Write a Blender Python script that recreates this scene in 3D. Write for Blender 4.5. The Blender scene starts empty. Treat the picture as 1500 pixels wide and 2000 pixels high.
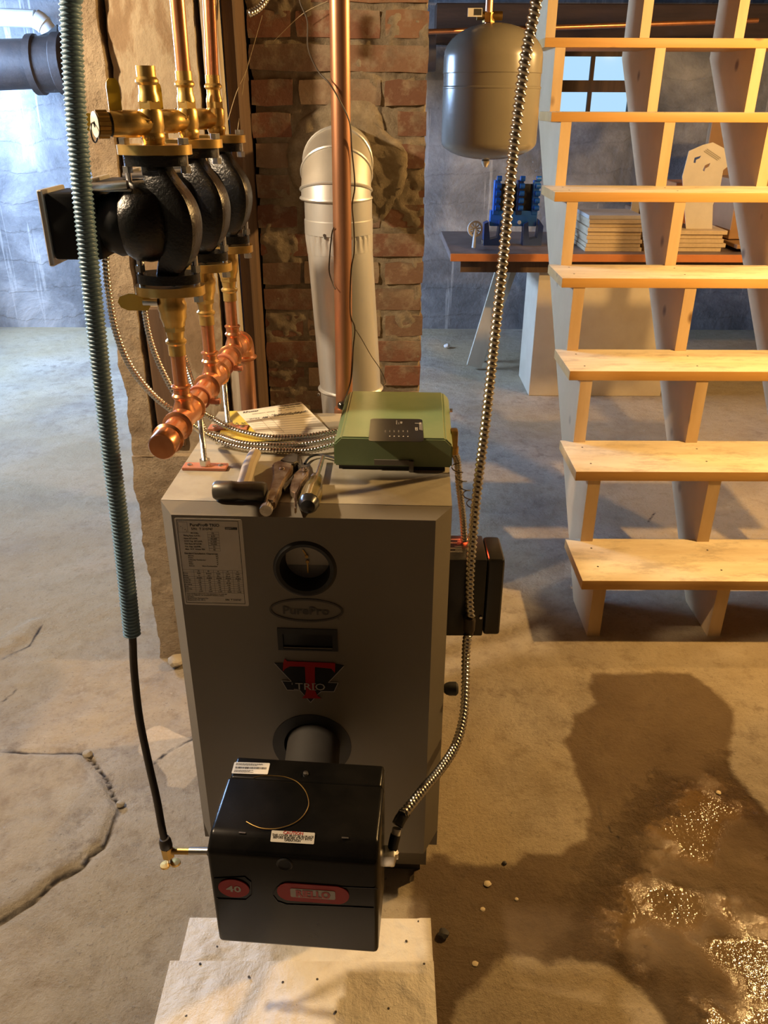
import bpy, bmesh, math, random
import numpy as np
from mathutils import Vector, Matrix, noise
from mathutils.geometry import tessellate_polygon
random.seed(7)
S = bpy.context.scene
COL = S.collection
PI = math.pi
V = Vector

# ------------------------------------------------------------------ camera
FPX, PITCH, ROLL, EYE = 1590.1, 0.465, 0.004, 1.46
_F = V((0, math.cos(PITCH), -math.sin(PITCH)))
_U0 = V((0, math.sin(PITCH), math.cos(PITCH)))
_R0 = V((1, 0, 0))
_R = _R0*math.cos(ROLL) + _U0*math.sin(ROLL)
_U = -_R0*math.sin(ROLL) + _U0*math.cos(ROLL)
CAMP = V((0, 0, EYE))
cam = bpy.data.cameras.new('camera')
cam.sensor_fit = 'VERTICAL'; cam.sensor_height = 36.0
cam.lens = FPX/2000*36.0
cam.clip_start = 0.02; cam.clip_end = 100
camo = bpy.data.objects.new('camera', cam); COL.objects.link(camo)
camo.matrix_world = Matrix(((_R.x, _U.x, -_F.x, 0), (_R.y, _U.y, -_F.y, 0), (_R.z, _U.z, -_F.z, EYE), (0, 0, 0, 1)))
S.camera = camo
def ray(x, y): return _F + _R*((x-750)/FPX) + _U*((1000-y)/FPX)
def gz(x, y, z): d = ray(x, y); return CAMP + d*((z-EYE)/d.z)
def gy(x, y, Y): d = ray(x, y); return CAMP + d*(Y/d.y)

# ------------------------------------------------------------------ world, lights, exposure
W = bpy.data.worlds.new('world'); S.world = W; W.use_nodes = True
bg = W.node_tree.nodes['Background']
bg.inputs[0].default_value = (0.50, 0.76, 1.0, 1); bg.inputs[1].default_value = 0.95
S.view_settings.view_transform = 'Standard'; S.view_settings.look = 'None'
S.view_settings.gamma = 1; S.view_settings.use_curve_mapping = False
S.view_settings.exposure = 0.12
def area_light(name, loc, rot, sx, sy, power, col):
    l = bpy.data.lights.new(name, 'AREA'); l.shape = 'RECTANGLE'; l.size = sx; l.size_y = sy
    l.energy = power; l.color = col
    o = bpy.data.objects.new(name, l); COL.objects.link(o); o.location = loc; o.rotation_euler = rot
    return o
# daylight through the window in the left wall
area_light('daylight_side', (-3.12, 4.65, 1.74), (0, -PI/2 + 0.45, 0), 0.6, 1.5, 290, (0.40, 0.61, 1.0))
def bulb(name, loc, power, col, r=0.035):
    l = bpy.data.lights.new(name, 'POINT'); l.energy = power; l.color = col; l.shadow_soft_size = r
    o = bpy.data.objects.new(name, l); COL.objects.link(o); o.location = loc
WARM = (1.0, 0.60, 0.22)
BULB_A = (1.56, 2.0, 1.93); BULB_C = (2.15, 3.02, 1.93); FILL_B = (-1.25, 1.24, 1.90)
bulb('bulb_light_right', BULB_A, 150, WARM)
bulb('bulb_light_stairs', BULB_C, 60, WARM)
bulb('fill_light_left', FILL_B, 115, (1.0, 0.75, 0.48))  # unseen fill light, added to brighten the pier front and left floor

# ------------------------------------------------------------------ materials
MATS = {}
class NT:
    def __init__(s, name):
        s.m = bpy.data.materials.new(name); s.m.use_nodes = True
        s.t = s.m.node_tree; s.n = s.t.nodes; s.l = s.t.links
        s.b = s.n['Principled BSDF']
    def new(s, k, **kw):
        n = s.n.new(k)
        for a, v in kw.items(): setattr(n, a, v)
        return n
    def link(s, a, b): s.l.new(a, b)
    def coord(s, scale=(1, 1, 1)):
        tc = s.new('ShaderNodeTexCoord'); mp = s.new('ShaderNodeMapping')
        mp.inputs['Scale'].default_value = scale
        s.link(tc.outputs['Object'], mp.inputs[0]); return mp.outputs[0]
    def noise(s, co, scale, detail=6, rough=0.6, dist=0.0):
        n = s.new('ShaderNodeTexNoise'); n.inputs['Scale'].default_value = scale
        n.inputs['Detail'].default_value = detail; n.inputs['Roughness'].default_value = rough
        n.inputs['Distortion'].default_value = dist
        s.link(co, n.inputs['Vector']); return n.outputs['Fac']
    def ramp(s, fac, stops):
        r = s.new('ShaderNodeValToRGB')
        els = r.color_ramp.elements
        while len(els) < len(stops): els.new(0.5)
        for e, (p, c) in zip(els, stops):
            e.position = p; e.color = (*c, 1) if len(c) == 3 else c
        s.link(fac, r.inputs[0]); return r.outputs[0]
    def mix(s, fac, a, b, mode='MIX'):
        m = s.new('ShaderNodeMix', data_type='RGBA', blend_type=mode)
        for sock, v in ((m.inputs[0], fac), (m.inputs[6], a), (m.inputs[7], b)):
            if isinstance(v, (int, float)): sock.default_value = v
            elif isinstance(v, tuple): sock.default_value = (*v, 1) if len(v) == 3 else v
            else: s.link(v, sock)
        return m.outputs[2]
    def math(s, op, a, b=0.0, clamp=False):
        m = s.new('ShaderNodeMath', operation=op); m.use_clamp = clamp
        for sock, v in ((m.inputs[0], a), (m.inputs[1], b)):
            if isinstance(v, (int, float)): sock.default_value = v
            else: s.link(v, sock)
        return m.outputs[0]
    def sstep(s, v, a, b, lo=0.0, hi=1.0):
        m = s.new('ShaderNodeMapRange'); m.interpolation_type = 'SMOOTHSTEP'
        m.inputs[1].default_value = a; m.inputs[2].default_value = b
        m.inputs[3].default_value = lo; m.inputs[4].default_value = hi
        s.link(v, m.inputs[0]); return m.outputs[0]
    def bump(s, h, strength=0.3, dist=0.01):
        b = s.new('ShaderNodeBump'); b.inputs['Strength'].default_value = strength
        b.inputs['Distance'].default_value = dist
        s.link(h, b.inputs['Height']); s.link(b.outputs[0], s.b.inputs['Normal'])
    def col(s, c):
        if isinstance(c, tuple): s.b.inputs['Base Color'].default_value = (*c, 1)
        else: s.link(c, s.b.inputs['Base Color'])
    def set(s, rough=None, metal=None):
        if rough is not None:
            if isinstance(rough, (int, float)): s.b.inputs['Roughness'].default_value = rough
            else: s.link(rough, s.b.inputs['Roughness'])
        if metal is not None: s.b.inputs['Metallic'].default_value = metal

def mat(name, c1, c2=None, scale=20, rough=0.5, metal=0.0, bump=0.0, bscale=None, stretch=(1, 1, 1), lo=0.35, hi=0.65, bdist=0.004, rvar=0.0, spec=None):
    t = NT(name); co = t.coord(stretch)
    if c2 is None: c2 = tuple(min(1, x*0.85) for x in c1)
    f = t.noise(co, scale); t.col(t.ramp(f, [(lo, c1), (hi, c2)]))
    if rvar: t.set(t.math('ADD', t.math('MULTIPLY', f, rvar), rough-rvar*0.5), metal)
    else: t.set(rough, metal)
    if bump: t.bump(t.noise(co, bscale or scale*3), bump, bdist)
    if spec is not None: t.b.inputs['Specular IOR Level'].default_value = spec
    MATS[name] = t.m; return t.m

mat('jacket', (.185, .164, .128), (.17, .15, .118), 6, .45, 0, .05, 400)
mat('jacket_top_lit', (.40, .365, .285), (.33, .295, .225), 14, .5, 0, .05, 200, lo=.4, hi=.62)  # paler copy of the jacket paint; light falling on the top put into colour
mat('dark_base', (.05, .045, .04), None, 20, .6)
mat('black_plastic', (.012, .012, .012), (.02, .02, .02), 12, .28)
mat('black_matte', (.016, .016, .016), None, 15, .55)
mat('burner_black', (.004, .004, .004), (.010, .009, .008), 7, .25, 0, .02, 60, rvar=.15, spec=.18)
mat('cast_black', (.004, .004, .004), (.007, .007, .007), 30, .20, 0, .5, 200, bdist=.002)
mat('motor_black', (.006, .007, .008), None, 30, .45, spec=.3)
mat('brass', (.80, .55, .19), (.66, .43, .13), 40, .33, .82, .12, 300, bdist=.001)
mat('brass_dark', (.50, .32, .10), (.36, .22, .07), 40, .38, 1.0)
mat('copper', (.86, .40, .20), (.74, .31, .14), 25, .28, .85, .04, 90, bdist=.001)
mat('copper_old', (.60, .31, .18), (.48, .23, .13), 14, .38, .85, .05, 60, bdist=.001, stretch=(1, 1, .2))
mat('copper_paint', (.52, .20, .11), (.44, .16, .09), 30, .45)
mat('zinc', (.72, .71, .68), (.60, .59, .57), 60, .28, 1.0, .08, 200, bdist=.001)
mat('armor', (.66, .64, .58), (.54, .52, .46), 60, .25, 1.0)
mat('galv', (.74, .75, .76), (.64, .66, .66), 9, .38, .7, .03, 40, bdist=.002, stretch=(1, 1, .3))
mat('galv_elbow', (.60, .58, .53), (.52, .50, .45), 12, .42, .6, .03, 40)
mat('blue_conduit', (.15, .27, .39), (.18, .30, .42), 9, .38)
mat('oil_line', (.035, .028, .022), None, 20, .45)
mat('green_paint', (.16, .24, .12), (.235, .29, .15), 5, .32, 0, .10, 22, stretch=(1, 1, 1), bdist=.003, lo=.4, hi=.7)
mat('yellow', (.78, .52, .04), (.70, .45, .03), 20, .4)
mat('paper', (.80, .76, .64), None, 10, .7)
mat('yellow_paper', (.80, .62, .10), None, 10, .7)
mat('ink', (.03, .028, .026), (.03, .028, .026), 5, .6)
mat('ink_grey', (.30, .27, .22), (.30, .27, .22), 5, .6)
mat('red_ink', (.42, .03, .025), (.42, .03, .025), 5, .5)
mat('sticker', (.66, .61, .52), (.62, .57, .48), 30, .45)
mat('white_sticker', (.72, .69, .62), (.68, .65, .58), 30, .4)
mat('badge_red', (.36, .012, .012), (.33, .010, .010), 10, .4, spec=.2)
mat('badge_silver', (.46, .44, .40), (.42, .40, .37), 10, .4, spec=.2)
mat('oval_dark', (.055, .05, .042), (.055, .05, .042), 10, .5)
mat('gauge_face', (.55, .52, .45), None, 5, .4)
mat('gauge_dark', (.20, .19, .17), None, 5, .4)
mat('steel_tool', (.50, .41, .31), (.24, .15, .09), 40, .34, .7, .25, 120, bdist=.001)
mat('steel_bright', (.62, .57, .48), (.42, .36, .28), 60, .28, 1.0)
mat('hammer_head', (.10, .09, .075), (.16, .145, .12), 20, .38, .7, .1, 80, bdist=.001)
mat('hammer_wood', (.46, .38, .26), (.34, .27, .18), 12, .6, 0, .15, 60, stretch=(1, .15, 1))
mat('handle_amber', (.12, .09, .035), (.17, .13, .05), 14, .12)
mat('wood_stair', (.62, .36, .11), (.50, .265, .07), 9, .5, 0, .12, 40, stretch=(.10, 1.6, 1.6), bdist=.002)
mat('wood_stringer', (.60, .44, .25), (.50, .345, .18), 8, .52, 0, .12, 40, stretch=(1.6, .3, .3), bdist=.002)
mat('old_wood', (.13, .075, .04), (.07, .04, .022), 10, .75, 0, .4, 40, stretch=(2, 2, .15), bdist=.004)
mat('beam_wood', (.055, .03, .018), (.025, .014, .009), 8, .8, 0, .4, 30, stretch=(.2, 2, 2))
mat('white_wood', (.52, .46, .37), (.30, .24, .17), 16, .75, 0, .4, 50, stretch=(2, 2, .2))
mat('pale_board', (.62, .56, .44), (.50, .44, .33), 9, .7, 0, .2, 30, stretch=(1, 1, .3))
mat('cream_panel', (.68, .60, .46), (.60, .51, .38), 5, .6, 0, .1, 20)
mat('table_top', (.20, .15, .13), (.14, .10, .085), 12, .5)
mat('table_edge', (.60, .22, .07), (.52, .18, .055), 10, .45)
mat('tank_paint', (.21, .19, .145), (.19, .17, .13), 6, .24)
mat('blue_plastic', (.02, .16, .60), (.018, .14, .52), 8, .35)
mat('navy_plastic', (.02, .05, .16), None, 8, .4)
mat('cardboard', (.36, .21, .10), (.30, .17, .08), 8, .75)
mat('cardboard_dark', (.20, .10, .05), None, 8, .75)
mat('card_edge', (.60, .47, .30), (.52, .40, .25), 40, .8)
mat('white_card', (.62, .57, .50), None, 6, .7)
mat('pvc_white', (.72, .74, .72), None, 8, .4)
mat('iron_pipe', (.035, .028, .026), (.055, .04, .034), 14, .6, 0, .3, 60)
mat('cable_black', (.012, .012, .012), None, 20, .4)
mat('wire_brown', (.06, .045, .03), None, 20, .5)
mat('web', (.40, .33, .22), None, 20, .8)
mat('stone', (.42, .36, .26), (.30, .25, .17), 30, .8)
mat('stone_dark', (.05, .045, .04), None, 30, .7)
mat('chip', (.66, .55, .36), None, 30, .7)
mat('nail', (.05, .04, .03), None, 30, .5)
def emis(name, c, st):
    t = NT(name); t.col((0, 0, 0)); t.b.inputs['Emission Color'].default_value = (*c, 1); t.b.inputs['Emission Strength'].default_value = st
    MATS[name] = t.m
emis('led_red', (1.0, .10, .02), 14)
emis('bulb_glow', (1.0, .75, .42), 20)

for nm, st, kc in (('wood_stair', (5, 9, 9), (.10, .045, .018)), ('wood_stringer', (9, 5, 5), (.16, .085, .04))):
    m_ = MATS[nm]; nt = m_.node_tree; bs = nt.nodes['Principled BSDF']; src = bs.inputs['Base Color'].links[0].from_socket
    tcn = nt.nodes.new('ShaderNodeTexCoord'); mpn = nt.nodes.new('ShaderNodeMapping'); mpn.inputs['Scale'].default_value = st
    vo = nt.nodes.new('ShaderNodeTexVoronoi'); vo.inputs['Scale'].default_value = 1.0
    rp = nt.nodes.new('ShaderNodeValToRGB'); rp.color_ramp.elements[0].position = .05; rp.color_ramp.elements[0].color = (.9, .9, .9, 1); rp.color_ramp.elements[1].position = .13; rp.color_ramp.elements[1].color = (0, 0, 0, 1)
    mx = nt.nodes.new('ShaderNodeMix'); mx.data_type = 'RGBA'; mx.inputs[7].default_value = (*kc, 1)
    for a_, b_ in ((tcn.outputs['Object'], mpn.inputs[0]), (mpn.outputs[0], vo.inputs['Vector']), (vo.outputs['Distance'], rp.inputs[0]), (rp.outputs[0], mx.inputs[0]), (src, mx.inputs[6]), (mx.outputs[2], bs.inputs['Base Color'])): nt.links.new(a_, b_)

# worn dusty tread tops
t = NT('worn_wood'); co = t.coord((.25, 1.4, 1))
f = t.noise(co, 10, 8, .7); f2 = t.noise(t.coord((1, 2.5, 1)), 7, 8, .75)
c = t.ramp(f, [(.3, (.62, .50, .32)), (.6, (.76, .67, .48))])
c = t.mix(t.ramp(f2, [(.50, (0, 0, 0)), (.66, (.75, .75, .75))]), c, (.42, .35, .24))
t.col(c); t.set(.62); t.bump(f2, .12, .004); MATS['worn_wood'] = t.m

# bricks: colour varies from brick to brick
t = NT('brick'); oi = t.new('ShaderNodeObjectInfo'); co = t.coord()
r = t.ramp(oi.outputs['Random'], [(0, (.15, .07, .042)), (.3, (.21, .088, .05)), (.55, (.16, .10, .065)), (.8, (.25, .125, .065)), (1, (.22, .155, .10))])
n1 = t.noise(co, 16, 8, .7)
c = t.mix(t.ramp(n1, [(.46, (0, 0, 0)), (.62, (.8, .8, .8))]), r, (.31, .245, .165))
c = t.mix(t.ramp(t.noise(co, 7, 4), [(.58, (0, 0, 0)), (.72, (.6, .6, .6))]), c, (.07, .04, .025))
t.col(c); t.set(.85); t.bump(t.noise(co, 70, 8, .75), .6, .006); MATS['brick'] = t.m
# mortar / parging
t = NT('mortar'); co = t.coord(); n1 = t.noise(co, 22, 10, .75); n2 = t.noise(co, 90, 8, .8)
c = t.ramp(n1, [(.32, (.19, .145, .09)), (.55, (.34, .275, .185)), (.72, (.46, .385, .265))])
t.col(c); t.set(.95); t.bump(t.math('ADD', n1, t.math('MULTIPLY', n2, .6)), .9, .012); MATS['mortar'] = t.m
# rough pier concrete
t = NT('pier_rough'); co = t.coord(); n1 = t.noise(co, 9, 8, .7); n2 = t.noise(co, 85, 6, .75)
c = t.ramp(n1, [(.32, (.30, .22, .14)), (.55, (.44, .345, .235)), (.72, (.54, .44, .31))])
c = t.mix(t.ramp(n2, [(.56, (0, 0, 0)), (.66, (.7, .7, .7))]), c, (.16, .115, .075))
t.col(c); t.set(.95); t.bump(n2, .9, .012); MATS['pier_rough'] = t.m
t = NT('pier_parge'); co = t.coord((1, 1, .35)); n1 = t.noise(co, 7, 8, .65, .6); n2 = t.noise(t.coord(), 60, 6, .7)
c = t.ramp(n1, [(.30, (.19, .125, .07)), (.47, (.26, .18, .105)), (.54, (.38, .31, .21)), (.70, (.27, .20, .13))])
t.col(c); t.set(.9); t.bump(t.math('ADD', t.math('MULTIPLY', n1, .7), t.math('MULTIPLY', n2, .25)), .6, .012); MATS['pier_parge'] = t.m
# painted, board-formed foundation walls
t = NT('wall_concrete'); tc = t.new('ShaderNodeTexCoord'); co = t.coord()
n1 = t.noise(co, 2.2, 10, .65, .4); n2 = t.noise(co, 24, 8, .7); n3 = t.noise(t.coord((9, 9, .5)), 1.6, 5, .5)
c = t.ramp(n1, [(.30, (.12, .125, .135)), (.46, (.22, .225, .235)), (.56, (.32, .325, .335)), (.64, (.44, .44, .445)), (.74, (.64, .62, .61))])
c = t.mix(t.ramp(n3, [(.64, (0, 0, 0)), (.67, (.45, .45, .45)), (.70, (0, 0, 0))]), c, (.75, .74, .72))
c = t.mix(t.ramp(n2, [(.62, (0, 0, 0)), (.72, (.5, .5, .5))]), c, (.17, .165, .165))
sx = t.new('ShaderNodeSeparateXYZ'); t.link(tc.outputs['Object'], sx.inputs[0])
zz = t.math('ADD', sx.outputs[2], t.math('MULTIPLY', n1, .22))
fr = t.math('FRACT', t.math('MULTIPLY', zz, 5.2))
line = t.math('MULTIPLY', t.sstep(fr, 0, .06, 1, 0), .8)
t.col(t.mix(t.math('MULTIPLY', line, .12), c, (.14, .14, .14))); t.set(.85)
t.bump(t.math('SUBTRACT', t.math('ADD', t.math('MULTIPLY', n1, .8), t.math('MULTIPLY', n2, .3)), t.math('MULTIPLY', line, .10)), .8, .03)
MATS['wall_concrete'] = t.m
mat('wall_dark', (.10, .085, .07), (.16, .14, .115), 3, .9, 0, .6, 20, bdist=.02)
# window glass: dusty old panes
t = NT('window_glass'); t.col((.92, .97, 1)); t.set(.08); t.b.inputs['Transmission Weight'].default_value = 1.0; t.b.inputs['IOR'].default_value = 1.1
MATS['window_glass'] = t.m
# crinkled pale sheet in front of the boiler
t = NT('sheet'); co = t.coord(); n1 = t.noise(co, 9, 8, .65, .3); n2 = t.noise(co, 45, 6, .7)
c = t.ramp(n1, [(.30, (.66, .58, .47)), (.48, (.80, .74, .64)), (.65, (.86, .82, .74))])
c = t.mix(t.ramp(t.noise(co, 5, 5), [(.62, (0, 0, 0)), (.75, (.5, .5, .5))]), c, (.62, .46, .24))
t.col(c); t.set(t.math('ADD', t.math('MULTIPLY', n1, .3), .28)); t.bump(t.math('ADD', n1, t.math('MULTIPLY', n2, .35)), .6, .02); MATS['sheet'] = t.m

# floor: dry and damp concrete; "wet", "pale", "slab" and "crack" are signed distances in metres
t = NT('floor_concrete'); co = t.coord()
def attr(n):
    a = t.new('ShaderNodeAttribute'); a.attribute_name = n; return a.outputs['Fac']
n1 = t.noise(co, 2.6, 10, .66, .5); n2 = t.noise(co, 17, 10, .72); n3 = t.noise(co, 110, 6, .75); n4 = t.noise(co, 1.1, 5, .5)
c = t.ramp(n1, [(.28, (.25, .205, .15)), (.45, (.38, .325, .25)), (.58, (.47, .41, .32)), (.72, (.56, .495, .39))])
c = t.mix(t.ramp(n2, [(.36, (.75, .75, .75)), (.50, (0, 0, 0))]), c, (.23, .185, .14))
c = t.mix(t.ramp(n4, [(.40, (0, 0, 0)), (.58, (.65, .65, .65))]), c, (.48, .37, .20))
c = t.mix(t.ramp(n3, [(.58, (0, 0, 0)), (.70, (.75, .75, .75))]), c, (.13, .105, .08))
c = t.mix(t.ramp(n3, [(.28, (.6, .6, .6)), (.40, (0, 0, 0))]), c, (.62, .56, .46))
wob = t.math('MULTIPLY', t.math('SUBTRACT', n2, .5), .06)
slab_and_lit = t.sstep(t.math('ADD', attr('slab_and_lit'), wob), -.012, .012, 1, 0)
c = t.mix(t.math('MULTIPLY', slab_and_lit, .65), c, t.ramp(n2, [(.35, (.40, .31, .20)), (.6, (.56, .46, .31))]))
pale = t.sstep(t.math('ADD', attr('pale'), t.math('MULTIPLY', wob, .25)), -.003, .003, 1, 0)
c = t.mix(pale, c, t.ramp(n3, [(.35, (.52, .42, .29)), (.65, (.64, .54, .39))]))
wet = t.sstep(t.math('ADD', attr('wet'), t.math('MULTIPLY', wob, .7)), -.012, .008, 1, 0)
damp = t.ramp(n1, [(.3, (.115, .070, .032)), (.55, (.175, .118, .060)), (.72, (.225, .165, .098))])
damp = t.mix(t.ramp(n2, [(.55, (0, 0, 0)), (.7, (.5, .5, .5))]), damp, (.085, .055, .028))
c = t.mix(wet, c, damp)
crk = t.sstep(t.math('ADD', attr('crack'), t.math('MULTIPLY', wob, .12)), .002, .009, 1, 0)
c = t.mix(crk, c, (.035, .026, .02))
t.col(c)
pud = t.math('MULTIPLY', wet, t.sstep(t.math('ADD', attr('pool'), t.math('MULTIPLY', wob, 4)), -.06, .05, 1, 0))
pud = t.math('MULTIPLY', pud, t.sstep(t.noise(co, 5.5, 3, .5), .33, .56))
rg = t.math('SUBTRACT', t.math('SUBTRACT', .86, t.math('MULTIPLY', wet, .30)), t.math('MULTIPLY', pud, .46))
t.set(rg)
hd_ = t.math('ADD', t.math('MULTIPLY', n1, .7), t.math('ADD', t.math('MULTIPLY', n2, .45), t.math('MULTIPLY', n3, .18)))
hw_ = t.math('ADD', t.math('MULTIPLY', t.noise(co, 7, 2, .4), .30), t.math('MULTIPLY', t.noise(co, 125, 1.5, .5), .058))
hh = t.math('ADD', t.math('MULTIPLY', hd_, t.math('SUBTRACT', 1.0, pud)), t.math('MULTIPLY', hw_, pud))
t.bump(hh, .85, .03); MATS['floor_concrete'] = t.m

# ------------------------------------------------------------------ mesh tools
class MB:
    def __init__(s): s.v = []; s.f = []
    def add(s, vs, fs):
        o = len(s.v); s.v += [V(p) for p in vs]; s.f += [tuple(i+o for i in f) for f in fs]; return s
    def xf(s, M): s.v = [M @ p for p in s.v]; return s
    def join(s, o): return s.add(o.v, o.f)
    def box(s, a, b):
        x0, y0, z0 = a; x1, y1, z1 = b
        return s.add([(x0,y0,z0),(x1,y0,z0),(x1,y1,z0),(x0,y1,z0),(x0,y0,z1),(x1,y0,z1),(x1,y1,z1),(x0,y1,z1)],
            [(0,3,2,1),(4,5,6,7),(0,1,5,4),(1,2,6,5),(2,3,7,6),(3,0,4,7)])
    def bbox(s, a, b, bev=.003, seg=2, jit=0.0):
        bm = bmesh.new(); bmesh.ops.create_cube(bm, size=1)
        for v in bm.verts:
            v.co = V([a[i] + (v.co[i]+.5)*(b[i]-a[i]) + (random.uniform(-jit, jit) if jit else 0) for i in range(3)])
        bmesh.ops.bevel(bm, geom=bm.edges[:], offset=bev, segments=seg, affect='EDGES', profile=.6)
        return s.frombm(bm)
    def frombm(s, bm):
        bm.verts.ensure_lookup_table(); bm.verts.index_update()
        s.add([v.co.copy() for v in bm.verts], [[v.index for v in f.verts] for f in bm.faces]); bm.free(); return s
    def lathe(s, prof, p0, axis, n=20, caps=True):
        a = V(axis).normalized(); p0 = V(p0)
        u = a.orthogonal().normalized(); w = a.cross(u)
        o = len(s.v)
        for (r, h) in prof:
            for k in range(n):
                th = 2*PI*k/n; s.v.append(p0 + a*h + (u*math.cos(th) + w*math.sin(th))*max(r, 1e-5))
        for i in range(len(prof)-1):
            for k in range(n):
                k2 = (k+1) % n; s.f.append((o+i*n+k, o+i*n+k2, o+(i+1)*n+k2, o+(i+1)*n+k))
        if caps:
            s.f.append(tuple(o+k for k in reversed(range(n)))); m = o+(len(prof)-1)*n
            s.f.append(tuple(m+k for k in range(n)))
        return s
    def cyl(s, p0, p1, r0, r1=None, n=16):
        p0, p1 = V(p0), V(p1); L = (p1-p0).length
        return s.lathe([(r0, 0), (r0 if r1 is None else r1, L)], p0, p1-p0, n)
    def hexn(s, p0, p1, r): return s.cyl(p0, p1, r, r, 6)
    def sweep(s, pts, rad, n=10, step=None, closed_caps=True, smooth=True):
        pts = [V(p) for p in pts]
        P = pts
        if smooth and len(pts) > 2:
            P = []
            for i in range(len(pts)-1):
                a, b, c, d = pts[max(i-1, 0)], pts[i], pts[i+1], pts[min(i+2, len(pts)-1)]
                for k in range(14):
                    q = k/14; P.append(.5*((2*b) + (c-a)*q + (2*a-5*b+4*c-d)*q*q + (3*b-a-3*c+d)*q**3))
            P.append(pts[-1])
        if step:
            L = [0]
            for i in range(1, len(P)): L.append(L[-1] + (P[i]-P[i-1]).length)
            N = max(2, int(L[-1]/step)); Q = []; j = 0
            for k in range(N+1):
                d = L[-1]*k/N
                while j < len(L)-2 and L[j+1] < d: j += 1
                q = (d-L[j])/max(L[j+1]-L[j], 1e-9); Q.append(P[j].lerp(P[j+1], min(max(q, 0), 1)))
            P = Q
        o = len(s.v); tprev = None; u = None; d = 0
        for i, p in enumerate(P):
            tg = (P[min(i+1, len(P)-1)] - P[max(i-1, 0)]).normalized()
            if u is None: u = tg.orthogonal().normalized()
            else: u = (u - tg*u.dot(tg)).normalized()
            w = tg.cross(u)
            if i: d += (p-P[i-1]).length
            for k in range(n):
                th = 2*PI*k/n; r = rad(d, th) if callable(rad) else rad
                s.v.append(p + (u*math.cos(th) + w*math.sin(th))*r)
        for i in range(len(P)-1):
            for k in range(n):
                k2 = (k+1) % n; s.f.append((o+i*n+k, o+i*n+k2, o+(i+1)*n+k2, o+(i+1)*n+k))
        if closed_caps:
            s.f.append(tuple(o+k for k in reversed(range(n)))); m = o+(len(P)-1)*n
            s.f.append(tuple(m+k for k in range(n)))
        return s
    def prism(s, loops, M, h0, h1):
        # loops: list of 2D loops (first outer, others holes) in the xy of M, extruded along M's z from h0 to h1
        if not isinstance(loops[0][0], (tuple, list)): loops = [loops]
        flat = [q for l in loops for q in l]
        tris = tessellate_polygon([[V((q[0], q[1], 0)) for q in l] for l in loops])
        o = len(s.v); N = len(flat)
        s.v += [M @ V((q[0], q[1], h0)) for q in flat] + [M @ V((q[0], q[1], h1)) for q in flat]
        for a in tris:
            A, B, C = [V((flat[i][0], flat[i][1], 0)) for i in a]
            a = tuple(a) if (B-A).cross(C-A).z > 0 else tuple(reversed(a))
            s.f.append(tuple(o+N+i for i in a)); s.f.append(tuple(o+i for i in reversed(a)))
        b = 0
        for l in loops:
            n = len(l)
            for k in range(n): s.f.append((o+b+k, o+b+(k+1) % n, o+N+b+(k+1) % n, o+N+b+k))
            b += n
        return s
    def plate(s, loops, M): # single sided flat plate
        if not isinstance(loops[0][0], (tuple, list)): loops = [loops]
        flat = [q for l in loops for q in l]
        tris = tessellate_polygon([[V((q[0], q[1], 0)) for q in l] for l in loops])
        o = len(s.v); s.v += [M @ V((q[0], q[1], 0)) for q in flat]
        for a in tris:
            A, B, C = [V((flat[i][0], flat[i][1], 0)) for i in a]
            a = tuple(a) if (B-A).cross(C-A).z > 0 else tuple(reversed(a))
            s.f.append(tuple(o+i for i in a))
        return s

WM = {}
def build(name, mb, m, parent=None, sharp=35, smooth=True, mats=None, fidx=None, recalc=False):
    me = bpy.data.meshes.new(name)
    Wp = WM[parent] if parent is not None else Matrix()
    inv = Wp.inverted()
    me.from_pydata([inv @ p for p in mb.v], [], mb.f)
    if recalc:
        bm = bmesh.new(); bm.from_mesh(me); bmesh.ops.recalc_face_normals(bm, faces=bm.faces[:]); bm.to_mesh(me); bm.free()
    me.materials.append(MATS[m])
    if mats:
        for x in mats: me.materials.append(MATS[x])
        for p in me.polygons: p.material_index = fidx(p)
    if smooth:
        me.shade_smooth(); me.set_sharp_from_angle(angle=math.radians(sharp))
    me.update()
    o = bpy.data.objects.new(name, me); COL.objects.link(o)
    if parent is not None: o.parent = parent
    WM[o] = Wp.copy()
    return o
def thing(name, label, cat, loc=(0, 0, 0), rz=0.0, group=None):
    o = bpy.data.objects.new(name, None); COL.objects.link(o); o.empty_display_size = .05
    o.location = loc; o.rotation_euler = (0, 0, rz)
    o['label'] = label; o['category'] = cat
    if group: o['group'] = group
    WM[o] = Matrix.Translation(V(loc)) @ Matrix.Rotation(rz, 4, 'Z')
    return o
def tag(o, label, cat, group=None):
    o['label'] = label; o['category'] = cat
    if group: o['group'] = group
    return o
def single(name, mb, m, label, cat, group=None, **k):
    # a thing of one mesh: origin moved to its base
    lo = V([min(p[i] for p in mb.v) for i in range(3)]); hi = V([max(p[i] for p in mb.v) for i in range(3)])
    c = V(((lo.x+hi.x)/2, (lo.y+hi.y)/2, lo.z))
    mb.v = [p-c for p in mb.v]
    o = build(name, mb, m, **k); o.location = c; WM[o] = Matrix.Translation(c)
    return tag(o, label, cat, group)
def struct(name, mb, m, parent=None, **k):
    o = build(name, mb, m, parent, **k)
    if parent is None: o['kind'] = 'structure'
    return o
def copy_tree(o, loc, label):
    c = o.copy(); COL.objects.link(c); c.location = loc; c['label'] = label
    for ch in o.children:
        d = ch.copy(); COL.objects.link(d); d.parent = c
        for g in ch.children:
            e = g.copy(); COL.objects.link(e); e.parent = d
    return c
def frame(o, x, y):
    x = V(x).normalized(); z = x.cross(V(y)).normalized(); y = z.cross(x); o = V(o)
    return Matrix(((x.x, y.x, z.x, o.x), (x.y, y.y, z.y, o.y), (x.z, y.z, z.z, o.z), (0, 0, 0, 1)))
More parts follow.
